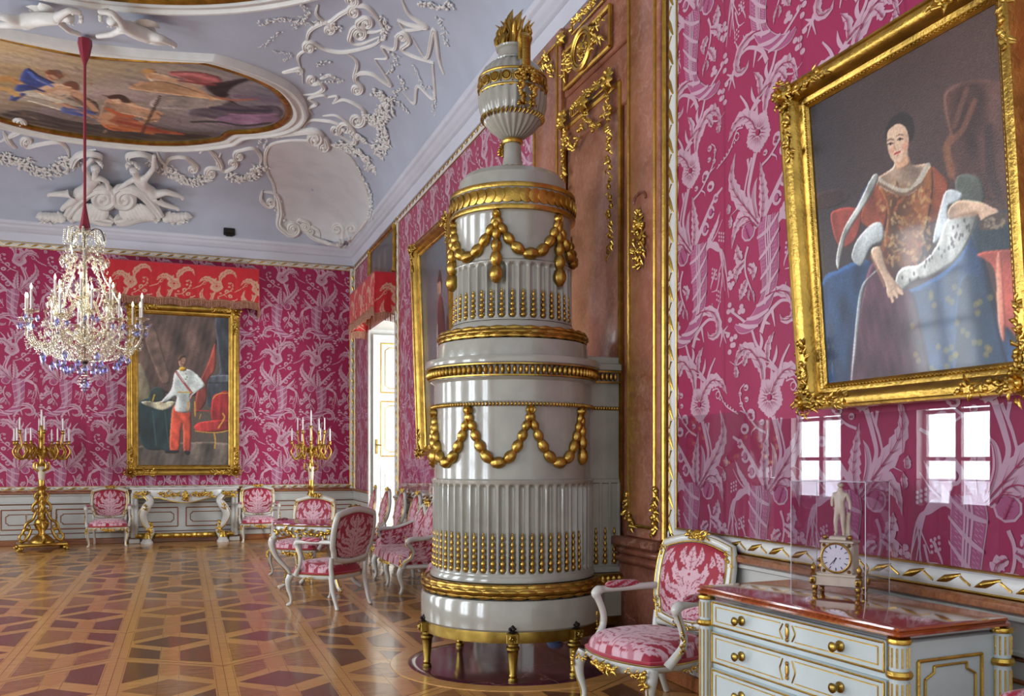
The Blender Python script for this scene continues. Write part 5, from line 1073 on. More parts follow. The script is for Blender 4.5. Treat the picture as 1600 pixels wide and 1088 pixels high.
def chair(name, label, cat, arms=True, fw=.335, rw=.275, fy=-.29, ry=.25, top=.985, bw=.265, oval=.24, loc=(0, 0, 0), rz=0, group=None, res=96):
    t = thing(name, label, cat, loc, rz, group)
    hwf = lambda y: fw+(rw-fw)*(y-fy)/(ry-fy)
    def plan(s, tt):                                # unit square -> seat plan
        a, b = sq(s, tt, .28); y = (fy+ry)/2+(ry-fy)/2*b; x = hwf(y)*a
        return x, y-.035*(1-np.clip(a, -1, 1)**2)*np.clip(-b, 0, 1)
    a_ = np.linspace(-1, 1, res); S_, T_ = np.meshgrid(a_, a_); X, Y = plan(S_*.985, T_*.985)
    Z = .345+.125*((1-S_**6)*(1-T_**6))**.42*(1-.18*(S_**2+T_**2)/2)
    colgrid('seat_cushion', np.dstack([X, Y, Z]), sampled(SEATB, S_, T_), FAB, t)
    ls, lt = sqloop(72, 0.0); lx, ly = plan(ls, lt); lx1, ly1 = lx, ly
    m = MB(); m.tube(np.stack([lx*1.0, ly, np.full(72, .352)], 1), .011, 6, closed=True); m.build('braid', REDF, t)
    m = MB(); rg = []
    for d, z, dr in ((.93, .335, 0), (1.015, .345, 0), (1.02, .325, .2), (1.01, .3, .7), (.97, .285, 1), (.90, .29, 1)):
        f = np.where(ly < -.1, np.cos(lx/fw*pi*1.0)*.5+.5, .15); dz = -.03*f*dr+.012*dr
        rg.append(np.stack([lx*d, (ly-.0)*d, z+dz], 1))
    m.loft([np.vstack([r, r[:1]]) for r in rg], closed=False, cap=False); rl = m.build('seat_rail', LACQ, t, 60)
    m = MB(); m.tube(np.stack([lx*1.02, ly*1.02, np.full(72, .338)], 1), .0045, 5, closed=True); zf = lambda x: .27+.0*x
    gold_sprig(m, (0, fy-.055, .30), -EY, EX, 34, .11, .034, 2); rosette(m, (0, fy-.06, .292), .036, -EY, 8)
    for sg in (-1, 1): gold_sprig(m, (sg*fw*.93, fy-.03, .285), nrm((sg*.5, -1, 0)), EZ*-1+EX*sg*.2, 16, .045, .03, 5); gold_sprig(m, (sg*fw*.66, fy-.045, .305), -EY, nrm((1, 0, -.12*sg)), 12, .05, .024, 3); gold_sprig(m, (sg*(fw+rw)/2*1.03, 0, .305), EX*sg, EY, 12, .06, .022, 4)
    m.build('gilt_carving', GOLD2, rl, 60)
    for sg in (-1, 1):
        P = spline([(sg*(fw-.035), fy+.03, .32), (sg*(fw-.022), fy+.008, .26), (sg*(fw-.026), fy+.008, .18), (sg*(fw-.045), fy+.024, .09), (sg*(fw-.048), fy+.016, .035), (sg*(fw-.034), fy-.006, .012)], 24)
        m = MB(); m.tube(P, [.036, .036, .027, .02, .0155, .0155, .02], 10); m.ell((sg*(fw-.034), fy-.008, .014), (.021, .022, .014), None, 8, 6); lg = m.build('leg', LACQ, t, 60)
        m = MB(); m.tube(P[2:]+np.array([sg*.012, -.032, 0])*np.linspace(1, .35, len(P)-2)[:, None], .004, 5); m.build('gilt_line', GOLD2, lg)
        P = spline([(sg*(rw-.03), ry-.01, .33), (sg*(rw-.025), ry+.01, .2), (sg*(rw-.03), ry+.05, .06), (sg*(rw-.025), ry+.075, .012)], 14); m = MB(); m.tube(P, [.03, .024, .018, .02], 10); m.ell(P[-1], (.022, .022, .012), None, 8, 6); m.build('leg', LACQ, t, 60)
    # back
    z0, z1 = .495, top-.035; yb = lambda z: ry-.005+(z-.42)*.2
    def bk(s, tt, grow=0, out=0):
        a, b = sq(s, tt, oval); z = (z0+z1)/2+((z1-z0)/2+grow)*b+.018*np.where(b > 0, np.cos(a*pi/2)**2, 0)*b; x = (bw*(1+.07*b-.05*(b < -.5))+grow)*a; return x, yb(z)+out, z
    for nm, sgn in (('back_cushion', -1), ('back_lining', 1)):
        n = res if sgn < 0 else 72; a_ = np.linspace(-1, 1, n); S_, T_ = np.meshgrid(a_, a_); bul = .02+.022*((1-S_**4)*(1-T_**4))**.5 if sgn < 0 else .022+.004*(1-S_**4)*(1-T_**4)
        x, y, z = bk(S_, T_, -.006); P = np.dstack([x, y+sgn*bul, z]); P = P if sgn < 0 else P[:, ::-1]; colgrid(nm, P, sampled(ARMB, S_, T_), FAB, t)
    ls, lt = sqloop(80, 0); x, y, z = bk(ls, lt, .022); m = MB(); P = np.stack([x, y, z], 1); m.tube(P, .034, 10, closed=True, up=(0, 1, 0), flat=.8); m.box((0, yb(.455), .462), (bw*1.86, .032, .045), 0, .012, rot=[[1, 0, 0], [0, 1, .2], [0, -.2, 1]])
    for sg in (-1, 1):
        m.tube(spline([(sg*(rw-.035), ry-.005, .32), (sg*(bw-.01), yb(.42), .42), (sg*(bw+.0), yb(.5), .52)], 10), [.026, .024, .02], 8)
    fr = m.build('back_frame', LACQ, t, 60)
    m = MB()
    for g in (.003, .041):
        x, y, z = bk(ls, lt, g); m.tube(np.stack([x, y-.022 if g > .02 else y-.026, z], 1), .0045, 5, closed=True)
    x, y, z = bk(np.array(0.), np.array(1.), .035); gold_sprig(m, (0, float(y)-.02, float(z)+.004), nrm((0, -1, .35)), EX, 34, .085, .032, 7); rosette(m, (0, float(y)-.02, float(z)+.012), .034, nrm((0, -1, .3)), 8)
    for sg in (-1, 1):
        for tt in (.75, -.8): x, y, z = bk(np.array(sg*1.), np.array(tt), .02); gold_sprig(m, (float(x), float(y)-.024, float(z)), -EY, nrm((sg*.3, 0, -1 if tt > 0 else 1)), 14, .06, .022, 8)
    x, y, z = bk(np.array(0.), np.array(-1.), .02); gold_sprig(m, (0, float(y)-.026, float(z)), -EY, EX, 20, .09, .022, 9)
    m.build('gilt_carving', GOLD2, fr, 60)
    if arms:
        for sg in (-1, 1):
            ya = yb(.66); P = spline([(sg*(bw+.02), ya, .675), (sg*(fw-.02), ya-.2, .672), (sg*(fw+.01), -.07, .668), (sg*(fw+.012), -.115, .665), (sg*(fw+.012), -.138, .645), (sg*(fw+.008), -.125, .615), (sg*(fw+.006), -.09, .53), (sg*(fw+.012), -.085, .45), (sg*(fw-.005), -.14, .37), (sg*(fw-.02), -.17, .33)], 44)
            m = MB(); m.tube(P, [.021, .022, .021, .03, .03, .022, .02, .021, .026, .03], 10); m.ell((sg*(fw+.012), -.125, .66), (.03, .028, .026), None, 10, 8); ar = m.build('arm', LACQ, t, 60)
            m = MB(); m.tube(P[4:-2]+np.array([sg*.018, -.012, .0]), .0042, 5); gold_sprig(m, (sg*(fw+.028), -.11, .46), nrm((sg, -.7, 0)), EZ, 14, .07, .02, 6); m.build('gilt_carving', GOLD2, ar, 60)
            g = 18; a_ = np.linspace(0, 2*pi, g); b_ = np.linspace(-1, 1, 24); A2, B2 = np.meshgrid(a_, b_); r = np.sqrt(np.maximum(0, 1-np.abs(B2)**3.2)); c0 = np.array((sg*(fw-.008), .045, .694)); d0 = nrm((sg*(bw+.02-fw)*.5, .28, .0)); s0 = np.cross(d0, EZ)
            PP = c0+d0*B2[..., None]*.125+s0*(np.cos(A2)*r*.031)[..., None]+EZ*(np.sin(A2)*r*.026)[..., None]; colgrid('arm_pad', PP, np.where((np.sin(A2*5+B2*9)*np.sin(B2*16+A2) > .15)[..., None], np.array(MOT)*.92, np.array(BGR)), FAB, ar)
    return t
def face(dx, dy): return atan2(dy, dx)+pi/2            # heading that turns local -Y towards (dx, dy)
def again(o, loc, rz, label):
    c = copy_tree(o); c.scale = (1, 1, 1); c.location = [float(a) for a in loc]; c.rotation_euler = (0, 0, rz); c['label'] = label; return c
GA = 'white and gold armchairs in red damask'
def cxy(xc, d): p_ = RT*xc+FW*d; return (p_[0], p_[1], 0)
ch = chair('armchair', 'nearest armchair, white and gilt with red damask, beside the left end of the commode', 'armchair', loc=(2.64, 4.76, 0), rz=face(-.975, -.2), group=GA)
ax = lambda u: float(at_y(u, 850, YB-.42)[0])
again(ch, (ax(170), YB-.46, 0), 0, 'red damask armchair against the end wall, left of the gilt console'); again(ch, (ax(404), YB-.46, 0), 0, 'red damask armchair against the end wall, right of the gilt console')
again(ch, cxy(-1.87, 9.25), face(*(RT*-.437+FW*.27)[:2]), 'red damask armchair seen from behind, between the small table and the stove')
again(ch, cxy(-2.74, 11.75), face(*(RT*-.28+FW*-.95)[:2]), 'red damask armchair facing the viewer behind the small red-topped table')
again(ch, (2.66, 1.93, 0), face(-1, .0), 'armchair cropped at the lower right corner, only its damask edge in view')
ch.scale = (1.06, 1.06, 1.02)
GS = 'slim side chairs along the right wall'
sc = chair('side_chair', 'slim red side chair, farthest of the row along the right wall', 'chair', False, .25, .21, -.24, .2, 1.02, .19, .62, (2.66, 14.57, 0), face(-1, .0), GS, 48)
for (x, y), l in (((2.62, 13.45), 'slim red side chair, second from the far end of the wall row'), ((2.70, 12.8), 'slim red side chair, third from the far end of the wall row'), ((2.66, 11.75), 'slim red side chair just behind the sofa back, nearest of the wall row')): again(sc, (x, y, 0), face(-1, -.05), l)
again(sc, (2.58, 8.78, 0), face(-1, .1), 'red side chair at the left edge of the stove, only its seat front in view')
# ---- sofa
so = thing('sofa', 'small three-humped sofa in red damask with white and gilt frame, behind the stove', 'sofa', (2.53, 10.38, 0), -pi/2); SWd = .74
SOFAB = np.concatenate([bouquet(90, 1.0)]*2, 1); SOFAB = np.concatenate([SOFAB, SOFAB[:, :90]], 1)
topz = lambda x: .79+.22*np.cos(np.clip(x/.33, -1, 1)*pi/2)**1.2+.12*np.exp(-((np.abs(x)-.52)/.13)**2)
a_ = np.linspace(-1, 1, 110); b_ = np.linspace(0, 1, 50); A2, B2 = np.meshgrid(a_, b_); x = A2*SWd*.97; z = .40+(topz(x)-.40)*B2
colgrid('back_cushion', np.dstack([x, .17+(z-.4)*.22-.05*(np.sin(pi*B2)*(1-A2**6))**.5, z]), sampled(SOFAB, A2, B2*2-1), FAB, so); colgrid('back_lining', np.dstack([x, .2+(z-.4)*.22, z])[:, ::-1], sampled(SOFAB, A2, B2*2-1), FAB, so)
a_ = np.linspace(-1, 1, 100); b_ = np.linspace(-1, 1, 60); A2, B2 = np.meshgrid(a_, b_); z = .33+.12*((1-A2**8)*(1-B2**8))**.4
colgrid('seat_cushion', np.dstack([A2*SWd*.98, -.05+B2*.26-.03*(1-A2**2)*(B2 < 0)*-B2, z]), sampled(SOFAB, A2, B2), FAB, so)
m = MB(); xx = np.linspace(-1, 1, 60); m.tube(np.stack([xx*SWd*1.0, .185+(topz(xx*SWd)-.4)*.22, topz(xx*SWd)+.01], 1), .03, 8); m.box((0, -.02, .31), (SWd*2, .54, .05), 0, .015)
for sg in (-1, 1): m.tube(spline([(sg*SWd, .28, .82), (sg*(SWd+.01), .24, .66), (sg*(SWd+.005), .18, .4)], 10), .026, 8)
fr = m.build('frame', LACQ, so, 60); m = MB(); m.tube(np.stack([xx*SWd*.98, .15+(topz(xx*SWd)-.4)*.22, topz(xx*SWd)-.018], 1), .005, 5); gold_sprig(m, (0, .2, .98), -EY, EX, 30, .12, .04); gold_sprig(m, (0, -.31, .3), -EY, EX, 40, .3, .035, 3); m.tube([(-SWd, -.295, .338), (0, -.33, .338), (SWd, -.295, .338)], .006, 5); m.build('gilt_carving', GOLD2, fr, 60)
for sg in (-1, 1):
    b_ = np.linspace(0, 1, 30); a_ = np.linspace(0, 1, 24); A2, B2 = np.meshgrid(a_, b_); hz = .37+(.60+.10*A2**2-.37)*B2
    for o_, nm in ((.02, 'arm_lining'), (-.03, 'arm_cushion')): colgrid(nm, np.dstack([sg*(SWd-.0+o_*1.0+.05*B2*(1-A2*.6)), -.2+A2*.40, hz]), sampled(SOFAB, A2*1.2-1, B2*2-1), FAB, so)
    m = MB(); P = spline([(sg*(SWd+.02), .22, .71), (sg*(SWd+.05), .0, .63), (sg*(SWd+.06), -.17, .62), (sg*(SWd+.06), -.225, .60), (sg*(SWd+.05), -.225, .565), (sg*(SWd+.035), -.17, .5), (sg*(SWd+.02), -.18, .42), (sg*(SWd-.01), -.255, .36), (sg*(SWd-.02), -.27, .3)], 34); m.tube(P, [.022, .024, .03, .034, .03, .026, .024, .03, .036], 8); ar = m.build('arm', LACQ, so, 60)
    m = MB(); m.tube(P[8:]+np.array([sg*.02, -.02, 0]), .006, 5); gold_sprig(m, (sg*(SWd+.04), -.24, .58), -EY, EZ, 14, .06, .03); gold_sprig(m, (sg*(SWd), -.29, .36), -EY, EZ, 16, .07, .03); m.build('gilt_carving', GOLD2, ar, 60)
for x in (-SWd+.04, 0, SWd-.04):
    P = spline([(x, -.27, .31), (x, -.3, .23), (x, -.27, .1), (x, -.285, .03), (x, -.3, .012)], 18); m = MB(); m.tube(P, [.038, .034, .02, .016, .022], 8); m.build('leg', LACQ, so, 60)
for sg in (-1, 1): m = MB(); m.tube([(sg*(SWd-.04), .18, .31), (sg*(SWd-.04), .2, .01)], [.03, .02], 8); m.build('leg', LACQ, so)
# ---- small table in front of the sofa
tb = thing('centre_table', 'small gilt and white table with glossy red top, amid the seating group', 'table', cxy(-2.22, 10.40), face(*(RT*-.3+FW*-.95)[:2])); n = 72; a = np.linspace(0, 2*pi, n, endpoint=False)
ox, oy = .52*np.sign(np.cos(a))*np.abs(np.cos(a))**.55*(1+.03*np.cos(8*a)), .34*np.sign(np.sin(a))*np.abs(np.sin(a))**.55*(1+.03*np.cos(8*a))
REDTOP = marble('polished red table top', '93405A', '7C2E46', 'A85C70', .07)
m = MB(); m.loft([np.stack([ox*k, oy*k, 0*a+z], 1) for k, z in ((.96, .745), (1, .752), (1, .768), (.985, .775))]); m.build('table_top', REDTOP, tb, 40)
m = MB(); m.loft([np.stack([ox*k, oy*k, 0*a+z+(.02*np.cos(4*a) if z < .7 else 0)], 1) for k, z in ((.9, .745), (.93, .72), (.9, .63), (.86, .63), (.86, .745))]); ap = m.build('apron', LACQ, tb, 50)
m = MB(); m.tube(np.stack([ox*.99, oy*.99, 0*a+.748], 1), .008, 5, closed=True); rr_ = random.Random(8)
foliage(m, np.stack([ox*.93, oy*.93, 0*a+.675], 1)[:37], 80, .05, (0, 1, 0), rr_, 0, .6); foliage(m, np.stack([ox*.93, oy*.93, 0*a+.675], 1)[36:], 90, .05, (0, -1, 0), rr_, 0, .6); m.build('gilt_carving', GOLD2, ap, 60)
for sx in (-1, 1):
    for sy in (-1, 1):
        P = spline([(sx*.40, sy*.25, .66), (sx*.46, sy*.29, .55), (sx*.42, sy*.26, .38), (sx*.30, sy*.18, .2), (sx*.33, sy*.2, .08), (sx*.40, sy*.25, .02)], 24); m = MB(); m.tube(P, [.042, .042, .03, .024, .022, .026], 8); lg = m.build('leg', LACQ, tb, 60); m = MB(); m.tube(P+np.array((sx*.02, sy*.022, 0)), .009, 5); gold_sprig(m, P[5], nrm((sx, sy, 0)), -EZ, 16, .1, .035); gold_sprig(m, P[-2], nrm((sx, sy, .5)), EZ, 8, .04, .025); m.build('gilt_carving', GOLD2, lg, 60)
m = MB()
for sx in (-1, 1):
    for sy in (-1, 1): m.tube(spline([(sx*.31, sy*.19, .16), (sx*.18, sy*.1, .2), (0, 0, .17)], 10), .018, 8)
rosette(m, (0, 0, .19), .06, EZ, 8); m.build('stretcher', GOLD2, tb, 60)
# ---- console under the officer's portrait
cL, cR = bu(205), bu(371); cw = (cR-cL)
co = thing('console_table', 'white and gilt console table under the officer portrait on the end wall', 'table', ((cL+cR)/2, YB-.07, 0)); hw_ = cw/2
m = MB(); xs_ = np.linspace(-1, 1, 40); fr_ = lambda x: -.30-.14*np.cos(np.clip(x/.72, -1, 1)*pi/2)**.8
m.loft([np.vstack([np.stack([xs_*hw_*k, (fr_(xs_))*k, 0*xs_+z], 1), [(hw_*k, 0, z), (-hw_*k, 0, z)]]) for k, z in ((.97, .955), (1, .965), (1.01, .985), (1, .995))]); m.build('marble_top', mat('grey white marble', 'D6D4D0', .2, vary=.15, vscale=6, coat=.4), co, 40)
m = MB(); dz = .03+.09*np.cos(np.clip(xs_/.5, -1, 1)*pi/2)**1.2
m.loft([np.stack([xs_*hw_*.97, fr_(xs_)*.94, .955+0*xs_], 1), np.stack([xs_*hw_*.97, fr_(xs_)*.95-.01, .88-dz*.3], 1), np.stack([xs_*hw_*.96, fr_(xs_)*.93, .84-dz], 1), np.stack([xs_*hw_*.96, fr_(xs_)*.85, .84-dz], 1), np.stack([xs_*hw_*.97, fr_(xs_)*.85, .955+0*xs_], 1)], closed=False, cap=False); ap = m.build('apron', LACQ, co, 50)
m = MB(); fo = random.Random(9); 
for a0_, b0_ in ((-.95, -.68), (-.5, -.1), (.1, .5), (.68, .95)): foliage(m, [(x*hw_, fr_(x)*.95-.02, .88) for x in np.linspace(a0_, b0_, 8)], 44, .045, -EY, fo, 0, .9)
foliage(m, [(0, -.445, .93), (0, -.445, .78)], 34, .06, -EY, fo, 0, .5, .4); m.tube(np.stack([xs_*hw_*.97, fr_(xs_)*.93-.012, .845-dz], 1), .009, 5); m.build('gilt_carving', GOLD2, ap, 60)
for sg in (-1, 1):
    x = sg*hw_*.70; P = spline([(x, -.33, .84), (x+sg*-.06, -.36, .76), (x-sg*.0, -.40, .66), (x+sg*.07, -.38, .52), (x+sg*.02, -.33, .36), (x-sg*.07, -.29, .24), (x-sg*.05, -.29, .14), (x, -.3, .09)], 34)
    m = MB(); m.tube(P, [.055, .06, .075, .075, .06, .05, .05, .06], 10); m.ell((x-sg*.06, -.38, .73), (.05, .045, .045), None, 10, 8); m.lathe([(.06, .0), (.1, .0), (.105, .03), (.085, .05), (.07, .09), (.0, .095)], 16, (x, -.3, 0)); lg = m.build('leg', LACQ, co, 60)
    m = MB(); m.tube(P[:-2]+np.array((sg*.05, -.05, 0)), .01, 5); gold_sprig(m, P[11]+[0, -.07, 0], -EY, EZ, 10, .05, .04); gold_sprig(m, P[24]+[0, -.04, 0], -EY, EZ, 30, .12, .05, 3); m.lathe([(.055, .09), (.075, .1), (.06, .17), (.045, .2)], 12, (x, -.3, 0)); m.build('gilt_carving', GOLD2, lg, 60)
    m = MB(); m.box((sg*hw_*.93, -.1, .5), (.12, .1, .8), 0, .01)
    for k in (-.03, .03): m.box((sg*hw_*.93+k, -.155, .5), (.03, .02, .74), 0, .006)
    m.box((sg*hw_*.93, -.1, .04), (.18, .14, .08), 0, .01); m.build('rear_post', LACQ, co)
m = MB(); xq = np.linspace(-1, 1, 90); m.loft([np.stack([xq*hw_*.92, -.12-.1*np.cos(xq*pi/2)-.03*np.abs(np.sin(xq*14))+o_, .09+z+0*xq], 1) for o_, z in ((0, 0), (-.02, .03), (-.02, .06), (0, .09), (.06, .09), (.06, 0))], closed=False, cap=False); m.build('foot_rail', GOLD, co, 50)
# ---- commode at the right
CA = np.array((2.285, 3.70, 0)); CB = np.array((2.37, 2.50, 0)); cl = float(np.linalg.norm(CB-CA)); cdp = .60; crz = face(*(nrm(np.cross(CB-CA, EZ))[:2])); ctr = (CA+CB)/2+nrm(np.cross(CA-CB, EZ))*cdp/2
CLAQ = mat('daylight tinted white lacquer', 'BFCBCB', .28, vary=.06, vscale=6, coat=.25)  # white lacquer with the blue cast of the daylight mixed into its colour
km = thing('commode', 'white chest of three drawers with gilt lines and a glossy brown top, at the right', 'chest of drawers', ctr, crz); w2, d2 = cl/2-.035, cdp/2-.035
m = MB(); m.box((0, .0, .49), (w2*2-.02, d2*2-.02, .70), 0, .006); m.box((0, 0, .125), (w2*2, d2*2, .05), 0, .01); bd = m.build('carcass', CLAQ, km)
for sg in (-1, 1):
    m = MB()
    for i, c, rr_ in ((.05, 0, .007), (.085, .045, .005)):
        y0_, y1_, z0_, z1_ = -d2+.05+i, d2-.05-i, .22+i*.7, .80-i*.7; Q = [(y0_, z0_), (y1_, z0_), (y1_, z1_), (y0_, z1_)] if not c else [(y0_+c, z0_), (y1_-c, z0_), (y1_-c, z0_+c*.5), (y1_, z0_+c), (y1_, z1_-c), (y1_-c, z1_-c*.5), (y1_-c, z1_), (y0_+c, z1_), (y0_+c, z1_-c*.5), (y0_, z1_-c), (y0_, z0_+c), (y0_+c, z0_+c*.5)]
        for k in range(len(Q)): m.tube([(sg*(w2-.005), *Q[k-1]), (sg*(w2-.005), *Q[k])], rr_, 6)
    m.build('gilt_side_moulding', GOLD2, bd)
m = MB(); rg = []
for k, z in ((-.02, .855), (.0, .86), (.012, .87), (.012, .878), (.0, .884), (.006, .89), (.004, .898), (-.006, .9)):
    X_, Y_ = cl/2+k-.012, cdp/2+k-.012; c = .03; rg.append([(-X_+c, -Y_, z), (X_-c, -Y_, z), (X_-.004, -Y_+.004, z), (X_, -Y_+c, z), (X_, Y_-c, z), (X_-c, Y_, z), (-X_+c, Y_, z), (-X_, Y_-c, z), (-X_, -Y_+c, z), (-X_+.004, -Y_+.004, z)])
m.loft(rg); m.build('top', MAHOG, km, 30)
for sx in (-1, 1):
    for sy in (-1, 1):
        c = np.array((sx*w2, sy*d2, 0)); m = MB(); m.lathe([(.0, 0), (.022, 0), (.02, .03), (.03, .09), (.034, .1), (.034, .7), (.034, .85)], 24, c); ps = m.build('corner_post', CLAQ, km); m = MB()
        m.lathe([(.034, .838), (.04, .84), (.043, .85), (.04, .858), (.03, .86)], 20, c); m.lathe([(.033, .715), (.043, .718), (.048, .73), (.043, .742), (.033, .745)], 20, c)
        for k in range(12):
            a = 2*pi*k/12
            for z0_, z1_ in ((.757, .828), (.15, .70)): m.tube([c+[.0345*cos(a), .0345*sin(a), z0_], c+[.0345*cos(a), .0345*sin(a), z1_]], .0034, 5)
        m.build('gilt_fluting', GOLD2, ps)
for z0_, z1_ in ((.715, .845), (.545, .70), (.36, .53)):
    yf_ = -d2-.008; m = MB(); x0_, x1_ = -w2+.05, w2-.05; m.box((0, yf_+.012, (z0_+z1_)/2), (x1_-x0_, .03, z1_-z0_-.008), 0, .004); dw = m.build('drawer', CLAQ, km); m = MB(); y = yf_-.004
    P = [(x0_+.008, y, z0_+.012), (x1_-.008, y, z0_+.012), (x1_-.008, y, z1_-.012), (x0_+.008, y, z1_-.012)]
    for k in range(4): m.tube([P[k-1], P[k]], .0045, 6)
    zc_ = (z0_+z1_)/2; hh = (z1_-z0_)/2-.032
    for sg in (-1, 1):
        xo, xi = sg*(x1_-.036), sg*.045; m.tube([(xi, y, zc_+hh), (xo, y, zc_+hh)], .0028, 5); m.tube([(xo, y, zc_+hh), (xo, y, zc_-hh)], .0028, 5); m.tube([(xo, y, zc_-hh), (xi, y, zc_-hh)], .0028, 5); m.tube([(sg*(.028+.017*(1-cos(t))*0+.028*abs(sin(t))*.0+.018*cos(t)**2*0+.02*(1-abs(cos(t)))), y, zc_-hh*cos(t)) for t in np.linspace(0, pi, 12)], .0035, 5)
    m.build('gilt_line', GOLD2, dw)
    m = MB(); m.ell((0, y-.003, zc_), (.010, .005, .026), None, 10, 8); rosette(m, (0, y-.002, zc_+.03), .011, -EY, 6); rosette(m, (0, y-.002, zc_-.03), .011, -EY, 6); m.build('escutcheon', GOLD, dw)
    for sg in (-1, 1): m = MB(); m.lathe([(.0, 0), (.022, .001), (.022, .005), (.016, .009), (.008, .014), (.008, .028), (.018, .034), (.02, .042), (.014, .048), (0, .05)], 20, (sg*w2*.52, y, zc_), ax=np.array([[1, 0, 0], [0, 0, -1], [0, 1, 0]])); m.build('knob', BRASS, dw, 50)
# ---- mantel clock under its acrylic cover
CK = np.array((2.76, 3.27, .9012)); ck = thing('mantel_clock', 'small pale marble clock topped by a standing figurine, on the brown-topped commode', 'clock', CK, R(212)+pi/2)
m = MB(); m.box((0, 0, .055), (.21, .12, .045), 0, .004); m.box((0, 0, .083), (.19, .105, .014), 0, .003); m.box((0, 0, .155), (.135, .09, .14), 0, .003); m.box((0, 0, .23), (.15, .1, .014), 0, .004); m.box((0, 0, .245), (.075, .07, .018), 0, .004)
for k in range(7): m.tube([(.068, -.036+.012*k, .095), (.068, -.036+.012*k, .215)], .0045, 6); m.tube([(-.068, -.036+.012*k, .095), (-.068, -.036+.012*k, .215)], .0045, 6)
m.build('case', IVORY, ck, 40); m = MB()
for sx in (-1, 1):
    for sy in (-1, 1): m.lathe([(0, 0), (.012, .0), (.008, .01), (.014, .02), (.012, .032)], 12, (sx*.095, sy*.05, 0)); m.lathe([(.012, .078), (.016, .082), (.006, .09), (.01, .1), (.013, .112), (.008, .122), (.002, .135)], 12, (sx*.1, sy*.052, 0)); m.box((sx*.1, sy*.054, .055), (.026, .026, .034), 0, .003); rosette(m, (sx*.1, -.068, .055), .009, -EY, 7)
    for zz in (.1, .215): rosette(m, (sx*.055, -.046, zz), .009, -EY, 7)
    m.ell((sx*.055, -.03, .25), .011); m.lathe([(.004, .237), (.008, .24), (.005, .245)], 8, (sx*.055, -.03, 0))
m.build('gilt_mounts', GOLD, ck, 50)
m = MB(); AXF = np.array([[1, 0, 0], [0, 0, -1], [0, 1, 0]]); m.lathe([(0, 0), (.062, 0), (.062, .006)], 40, (0, -.047, .160), ax=AXF); dl = m.build('dial', ENAM, ck); m = MB(); m.tube([(.064*cos(t), -.054, .160+.064*sin(t)) for t in np.linspace(0, 2*pi, 40, endpoint=False)], .005, 8, closed=True); m.build('bezel', GOLD, dl); m = MB()
for k in range(12): a = 2*pi*k/12; m.box((.05*sin(a), -.0545, .160+.05*cos(a)), (.0035, .001, .013), 0, 0, np.array([[cos(a), 0, sin(a)], [0, 1, 0], [-sin(a), 0, cos(a)]]))
for a, l in ((R(205), .028), (R(220), .042)): m.tube([(0, -.054, .158), (l*sin(a), -.0545, .158+l*cos(a))], [.002, .001], 5)
m.ell((0, -.054, .158), (.004, .002, .004)); m.ell((.018, -.0535, .158), (.003, .001, .003)); m.build('hands', BLACK, dl)
# figurine: one continuous body on the clock
J = [(0, 0, .375, .021), (0, .002, .40, .019), (.002, .002, .43, .024), (.002, .0, .452, .010), (.004, -.006, .474, .0145), (-.026, 0, .44, .0095), (-.034, -.004, .408, .008), (-.028, -.016, .385, .006), (.03, .002, .44, .0095), (.042, .006, .405, .008), (.046, .002, .37, .006), (-.012, 0, .36, .014), (-.016, -.008, .315, .0105), (-.014, -.002, .268, .007), (-.016, -.018, .258, .006), (.013, .002, .36, .014), (.014, -.002, .315, .0105), (.016, .004, .268, .007), (.02, -.012, .258, .006)]
Ed = [(0, 1), (1, 2), (2, 3), (3, 4), (2, 5), (5, 6), (6, 7), (2, 8), (8, 9), (9, 10), (0, 11), (11, 12), (12, 13), (13, 14), (0, 15), (15, 16), (16, 17), (17, 18)]
me = bpy.data.meshes.new('figurine'); me.from_pydata([j[:3] for j in J], Ed, []); bm = bmesh.new(); bm.from_mesh(me); bm.verts.layers.skin.verify(); bm.to_mesh(me); bm.free(); me.materials.append(IVORY)
for i, j in enumerate(J): me.skin_vertices[0].data[i].radius = (j[3], j[3]); me.skin_vertices[0].data[i].use_root = i == 0
fg = bpy.data.objects.new('figurine', me); COL.objects.link(fg); fg.parent = ck; q = fg.modifiers.new('skin', 'SKIN'); q.use_smooth_shade = True; q = fg.modifiers.new('sub', 'SUBSURF'); q.levels = q.render_levels = 2
m = MB(); m.tube([(.03, .018, .254), (.028, .02, .32), (.036, .016, .36)], [.016, .012, .009], 8); m.build('tree_stump', IVORY, fg); m = MB(); m.ell((.004, -.002, .482), (.0155, .016, .011), None, 8, 6); m.build('hair', IVORY, fg)
m = MB(); bx_, by_, hz_ = .17, .125, .50; tk = .003
for s in (-1, 1): m.box((s*bx_, 0, hz_/2), (tk, by_*2, hz_)); m.box((0, s*by_, hz_/2), (bx_*2, tk, hz_))
m.box((0, 0, hz_), (bx_*2+tk, by_*2+tk, tk)); cv_ = thing('display_cover', 'clear acrylic box cover over the small marble clock', 'display case', CK, R(205)+pi/2); m.build('acrylic_box', ACRY, cv_, 0)
EDGE = mat('acrylic edge', 'E4E6F0', .15, trans=.0, coat=.5); m = MB(); Q = [(-bx_, -by_), (bx_, -by_), (bx_, by_), (-bx_, by_)]
for k in range(4): m.tube([(*Q[k-1], hz_), (*Q[k], hz_)], .0016, 4); m.tube([(*Q[k], 0), (*Q[k], hz_)], .0016, 4)
m.build('box_edge', EDGE, cv_)
